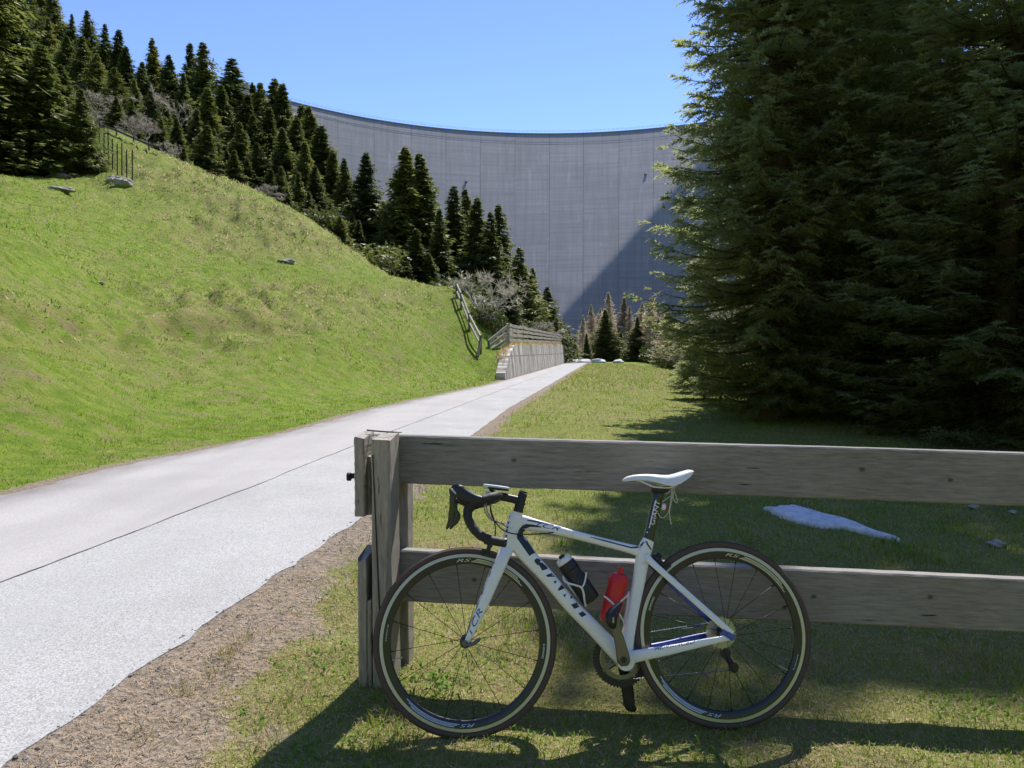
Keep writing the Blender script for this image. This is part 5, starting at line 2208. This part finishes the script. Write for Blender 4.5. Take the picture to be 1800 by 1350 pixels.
def text_px(txt, x0, y0, x1, y1, hgt, shear=0.0):
    """lettering along the line (x0,y0)-(x1,y1) in view pixels, capital height hgt"""
    V, F = text_tris(txt, shear)
    d = np.array([x1 - x0, y1 - y0], float)
    L = np.linalg.norm(d)
    d /= L
    up = np.array([d[1], -d[0]])
    s = L / V[:, 0].max()
    return (np.array([x0, y0]) + np.outer(V[:, 0] * s, d) + np.outer(V[:, 1] * hgt, up), [tuple(f) for f in F])


S2 = (920, 960, 9.643)
for pts in ([(230, 205), (290, 215), (318, 250), (322, 282), (400, 352), (412, 385), (320, 415), (308, 395), (350, 375), (272, 288), (238, 288), (262, 318), (240, 322), (195, 275), (185, 235)],
            [(470, 455), (540, 520), (405, 522), (385, 492)], [(545, 585), (568, 605), (538, 635), (508, 600)], [(645, 650), (705, 715), (600, 758), (585, 735)], [(722, 808), (705, 870), (668, 828)], [(805, 833), (838, 880), (790, 893)],
            [(905, 945), (908, 968), (948, 1030), (865, 1065), (805, 990), (890, 962)], [(1010, 1103), (1070, 1165), (990, 1205), (932, 1140)]):
    decal([poly(pts, *S2)], 'frame', M['navy'], name='lettering')
decal([poly([(560, 335), (460, 312), (395, 306), (350, 322), (310, 375), (292, 420), (292, 455), (350, 540), (425, 645), (455, 622), (485, 612), (400, 480), (368, 430), (368, 392), (395, 350), (430, 338), (545, 343)], 860, 870, 6)], 'frame', M['navy'], name='band')
decal([text_px('TCR', 940, 924.5, 985, 933.5, 8, .5)], 'frame', M['royal'], name='lettering')
decal([poly([(926, 913.5), (940, 914.8), (955, 918), (975, 922.5), (974, 924), (954, 920.5), (938, 917.5), (927, 915.5)])], 'frame', M['navy'], name='stripe')
decal([poly([(1037, 943.5), (1060, 948.5), (1092, 957), (1110, 961.5), (1124, 960), (1131, 952), (1133, 953), (1126, 963), (1110, 964), (1091, 959), (1060, 951), (1038, 944.7)])], 'frame', M['navy'], name='stripe')
decal([poly([(1134, 951), (1137, 951), (1140, 957), (1146, 966), (1144, 967.5), (1137.5, 958)])], 'frame', M['navy'], name='stripe')
decal([text_px('ADVANCED', 1150, 1143.5, 1222, 1130.5, 6.5, .3)], 'frame', M['navy'], name='lettering')
decal([text_px('TCR', 828.5, 1116, 849.5, 1073, 10, .35)], 'fork', M['royal'], name='lettering')
decal([text_px('GIANT', 1150, 923, 1160.5, 880, 7.8, .15)], 'post', M['white_decal'], name='lettering', mx=3)
decal([poly([(1140.5, 928), (1142, 928.5), (1153, 880), (1151.5, 879.5)])], 'post', M['white_decal'], name='stripe')
decal([poly([(1137, 934), (1139, 934.5), (1138.5, 937), (1136.5, 936.5)])], 'post', M['white_decal'], name='stripe')
for pts in ([(869, 985), (871, 985), (868, 993), (866, 994)], [(862, 1003), (864, 1004), (860, 1015), (858, 1015)], [(850, 1030), (853, 1030), (848, 1045), (845, 1047)], [(840, 1055), (843, 1055), (836, 1074), (833, 1075)], [(828, 1084), (831, 1084), (824, 1105), (822, 1106)],
            ):
    decal([poly(pts)], 'fork', M['navy'], name='paint_mark')
for x, y in ((894, 906), (893, 916), (891, 924), (890, 930), (888.5, 940)):
    decal([poly([(x, y), (x + 3.2, y + 1), (x + 1.5, y + 5), (x - .5, y + 4.5)])], 'frame', M['navy'], name='paint_mark')

# ------------------------------------------------------------------ grass, straw, gravel (uncountable)
rg = np.random.default_rng(11)


def sample(y0, y1, dens, px0=-160, px1=1960):
    m0, m1 = (px0 - 900) / FPX, (px1 - 900) / FPX
    n = int(dens * (m1 - m0) * (y1 * y1 - y0 * y0) / 2)
    y = np.sqrt(y0 * y0 + rg.random(n) * (y1 * y1 - y0 * y0))
    x = (m0 + rg.random(n) * (m1 - m0)) * y
    return x, y


def cover(x, y):
    dr = x - ex_r(y)
    dl = ex_l(y) - x
    vw = .24 + .46 * sstep(5.0, 2.0, y) + .25 * fbm(x * 2, y * 2, 12)
    b = sstep(.35, 1.25, dr / vw + .9 * (fbm(x * 5, y * 5, 3) - .5)) * (dr > .04)
    bl = sstep(.25, .9, dl / (.22 + .3 * fbm(x * .6, y * .6, 8))) * (dl > .02)
    u = sstep(1.5, 4.0, x - .28 * y) * sstep(4.2, 8.0, y)
    return np.maximum(b, bl) * (1 - .8 * u)


def greenness(x, y):
    n = .5 * fbm(x * .9, y * .9, 61, 3) + .5 * fbm(x * 3.1, y * 3.1, 62, 2)
    g = sstep(.40, .60, n)
    return g


GV, GF3, GC = [], [], []
nvert = 0


def blades(x, y, h, w, lean, colr, seg2=True, az=None):
    global nvert
    n = len(x)
    if n == 0:
        return
    z = H(x, y) - .006
    p = np.stack([x, y, z], 1)
    az = rg.random(n) * 2 * np.pi if az is None else az
    la = rg.random(n) * 2 * np.pi
    wv = np.stack([np.cos(az), np.sin(az), np.zeros(n)], 1) * (w / 2)[:, None]
    ld = np.stack([np.cos(la), np.sin(la), np.zeros(n)], 1)
    up = np.zeros((n, 3))
    up[:, 2] = 1
    tip = p + up * (h * np.cos(lean))[:, None] + ld * (h * np.sin(lean))[:, None]
    if seg2:
        mid = p + up * (h * .58 * np.cos(lean * .55))[:, None] + ld * (h * .55 * np.sin(lean * .55))[:, None]
        V = np.stack([p - wv, p + wv, mid - wv * .8, mid + wv * .8, tip], 1)
        b = nvert + np.arange(n)[:, None] * 5
        GF3.append(np.concatenate([b + np.array([0, 1, 3]), b + np.array([0, 3, 2]), b + np.array([2, 3, 4])]))
        k = 5
    else:
        V = np.stack([p - wv, p + wv, tip], 1)
        b = nvert + np.arange(n)[:, None] * 3
        GF3.append(b + np.array([0, 1, 2]))
        k = 3
    GV.append(V.reshape(-1, 3))
    GC.append(np.repeat(colr, k, axis=0))
    nvert += n * k


C_G1, C_G2, C_ST, C_ST2 = np.array([.088, .168, .010]), np.array([.25, .325, .032]), np.array([.48, .39, .22]), np.array([.27, .20, .11])


def grass_zone(y0, y1, dens, hm, wm, seg2, px0=-160, px1=1960, dry=.45):
    x, y = sample(y0, y1, dens, px0, px1)
    k = rg.random(len(x)) < cover(x, y) * (y < ROAD_END)
    x, y = x[k], y[k]
    g = greenness(x, y)
    g = g * np.where(x > ex_r(y), .62, 1.0)
    isg = rg.random(len(x)) < (1 - dry) * .35 + .75 * g * (1 - dry * .62)
    n = len(x)
    r = rg.random(n)[:, None]
    c = np.where(isg[:, None], C_G1 * (1 - r) + C_G2 * r, C_ST * (1 - r) + C_ST2 * r)
    tall = sstep(.60, .80, fbm(x * 2.3 + 9, y * 2.3, 77, 2))
    h = hm * (.5 + .8 * rg.random(n)) * (1 + 1.1 * tall) * np.where(isg, 1, .9)
    lean = np.where(isg, .3 + .6 * rg.random(n), .5 + .85 * rg.random(n))
    w = wm * (.7 + .6 * rg.random(n)) * np.where(isg, 1.1, .8)
    blades(x, y, h, w, lean, c, seg2)


grass_zone(2.0, 3.4, 11000, .032, .0030, True, dry=.58)
grass_zone(3.4, 5.0, 4600, .034, .0042, True, dry=.52)
grass_zone(5.0, 8.0, 1500, .040, .0065, True, dry=.45)
grass_zone(8.0, 14., 800, .042, .010, False, dry=.4)
grass_zone(14., 26., 330, .05, .018, False, dry=.46)
grass_zone(26., 48., 130, .085, .036, False, dry=.5)
grass_zone(48., 84., 42, .10, .065, False, px0=-100, px1=1300, dry=.55)
# tussocks on the slope: clumps of longer pale grass
x, y = sample(16, 76, 26, -100, 860)
dl = ex_l(y) - x
t_ = sstep(.38, .62, fbm(x * .11 + 3, y * .06, 31, 3)) * sstep(2, 9, dl)
k = (rg.random(len(x)) < t_ * .9) & (vnoise(x * 1.7, y * 1.1, 43) > .52)
x, y = x[k], y[k]
r = rg.random((len(x), 1))
blades(x, y, (.10 + .16 * rg.random(len(x))) * (.5 + y / 90), .03 + .0012 * y, .3 + .7 * rg.random(len(x)), np.where(r < .55, C_ST * .9, C_G1 * 1.1 + .25 * r * C_ST), False)
# leafy weeds near the bicycle
wx, wy_ = [], []
for cx, cy, n, s in [(870, 1160, 26, .10), (905, 1150, 22, .08), (745, 1205, 26, .08), (790, 1210, 20, .06), (690, 1240, 12, .1), (720, 1290, 14, .08), (560, 1190, 22, .12), (530, 1330, 18, .08), (1690, 1240, 22, .1), (1730, 1210, 14, .08), (600, 1140, 16, .1), (650, 1330, 18, .1), (900, 1320, 16, .1), (1260, 1335, 14, .08), (470, 1270, 10, .06)]:
    g = G(cx, cy)
    wx += list(g[0] + rg.normal(size=n * 3) * s)
    wy_ += list(g[1] + rg.normal(size=n * 3) * s)
wx, wy_ = np.array(wx), np.array(wy_)
n = len(wx)
r = rg.random((n, 1))
blades(wx, wy_, .028 + .032 * rg.random(n), .006 + .006 * rg.random(n), .6 + .8 * rg.random(n), np.array([.09, .20, .02]) * (1 - r) + np.array([.20, .33, .05]) * r)
# dry tufts on the verge
for cx, cy, n, s in [(400, 1150, 90, .035), (385, 1180, 70, .05), (330, 1215, 60, .05), (250, 1290, 60, .06), (600, 1085, 60, .05), (430, 1125, 40, .03), (1560, 1010, 30, .08)]:
    g = G(cx, cy)
    xx = g[0] + rg.normal(size=n) * s
    yy = g[1] + rg.normal(size=n) * s
    r = rg.random((n, 1))
    blades(xx, yy, .03 + .06 * rg.random(n), .0022 + .002 * rg.random(n), .3 + .8 * rg.random(n), C_ST * (1 - r) + np.array([.16, .16, .05]) * r)
yy = 37.5 + 53 * rg.random(2600)
xx = ex_l(yy) - .18 - .12 * wall_top(yy) - .5 * rg.random(2600)
r = rg.random((2600, 1))
ztop = wall_top(yy) - H(xx, yy) + .01
nv0 = len(GV)
blades(xx, yy, .16 + .28 * rg.random(2600), .03 + .03 * rg.random(2600), .3 + 1.0 * rg.random(2600), C_ST * (1 - r) + np.array([.30, .21, .11]) * r, False)
GV[-1].reshape(-1, 3, 3)[:, :, 2] += np.maximum(ztop, 0)[:, None]
gme = mesh_np('grass', np.concatenate(GV), np.concatenate(GF3))
ca = gme.color_attributes.new('Col', 'FLOAT_COLOR', 'POINT')
cc = np.concatenate(GC)
ca.data.foreach_set('color', np.concatenate([cc, np.ones((len(cc), 1))], 1).astype(np.float32).ravel())


def grass_mat():
    t = NT('grass_blades')
    c = t.attr('Col', 'Color')
    t.set(color=c, rough=.6, spec=.25)
    tr = t.new('ShaderNodeBsdfTranslucent')
    hs = t.new('ShaderNodeHueSaturation')
    hs.inputs['Value'].default_value = 1.5
    t.t.links.new(c, hs.inputs['Color'])
    t.t.links.new(hs.outputs[0], tr.inputs[0])
    mx = t.new('ShaderNodeMixShader')
    mx.inputs[0].default_value = .42
    t.t.links.new(t.b.outputs[0], mx.inputs[1])
    t.t.links.new(tr.outputs[0], mx.inputs[2])
    t.t.links.new(mx.outputs[0], t.out.inputs[0])
    return t.m


grass = obj_me('grass', gme, grass_mat())
tag(grass, 'short green and straw coloured grass of the meadow', 'grass', kind='stuff')

# straw litter lying on the verge and under the fence
x, y = sample(2.0, 4.6, 1800, -160, 1960)
dr = x - ex_r(y)
k = (dr > .05) & (rg.random(len(x)) < .35 + .65 * sstep(1.3, .3, dr))
x, y = x[k], y[k]
n = len(x)
z = H(x, y) + .004
a = rg.random(n) * 2 * np.pi
l = .006 + .015 * rg.random(n) ** 2
d = np.stack([np.cos(a), np.sin(a), .25 * rg.standard_normal(n)], 1)
sd = np.stack([-np.sin(a), np.cos(a), np.zeros(n)], 1) * .0011
p = np.stack([x, y, z + .002], 1)
V = np.stack([p - d * l[:, None] - sd, p - d * l[:, None] + sd, p + d * l[:, None] + sd, p + d * l[:, None] - sd], 1).reshape(-1, 3)
lit = obj_me('straw_litter', mesh_np('straw_litter', V, np.arange(4 * n).reshape(-1, 4)), leafy('straw', (.26, .19, .11), (.48, .38, .23), .2))
tag(lit, 'dry straw stalks scattered on the brown road verge', 'straw', kind='stuff')
# gravel on the verge
x, y = sample(2.0, 9.0, 700, -160, 1300)
dr = x - ex_r(y)
k = (dr > -.03) & (rg.random(len(x)) < sstep(.9, .0, dr) * .8)
x, y = x[k], y[k]
n = len(x)
z = H(x, y)
z = np.where(x < ex_r(y), .006, z)
s = (.003 + .009 * rg.random(n) ** 3)[:, None, None]
octa = np.array([[1, 0, 0], [0, 1, 0], [-1, 0, 0], [0, -1, 0], [0, 0, .7], [0, 0, -.7]])
V = octa[None] * s * (.7 + .6 * rg.random((n, 6, 1))) + np.stack([x, y, z + .002], 1)[:, None]
of = np.array([[0, 1, 4], [1, 2, 4], [2, 3, 4], [3, 0, 4], [1, 0, 5], [2, 1, 5], [3, 2, 5], [0, 3, 5]])
Fg = (np.arange(n)[:, None, None] * 6 + of[None]).reshape(-1, 3)
gr = obj_me('gravel', mesh_np('gravel', V.reshape(-1, 3), Fg), leafy('gravel_stone', (.12, .105, .09), (.40, .37, .33), .0))
tag(gr, 'small gravel stones along the edge of the asphalt', 'gravel', kind='stuff')
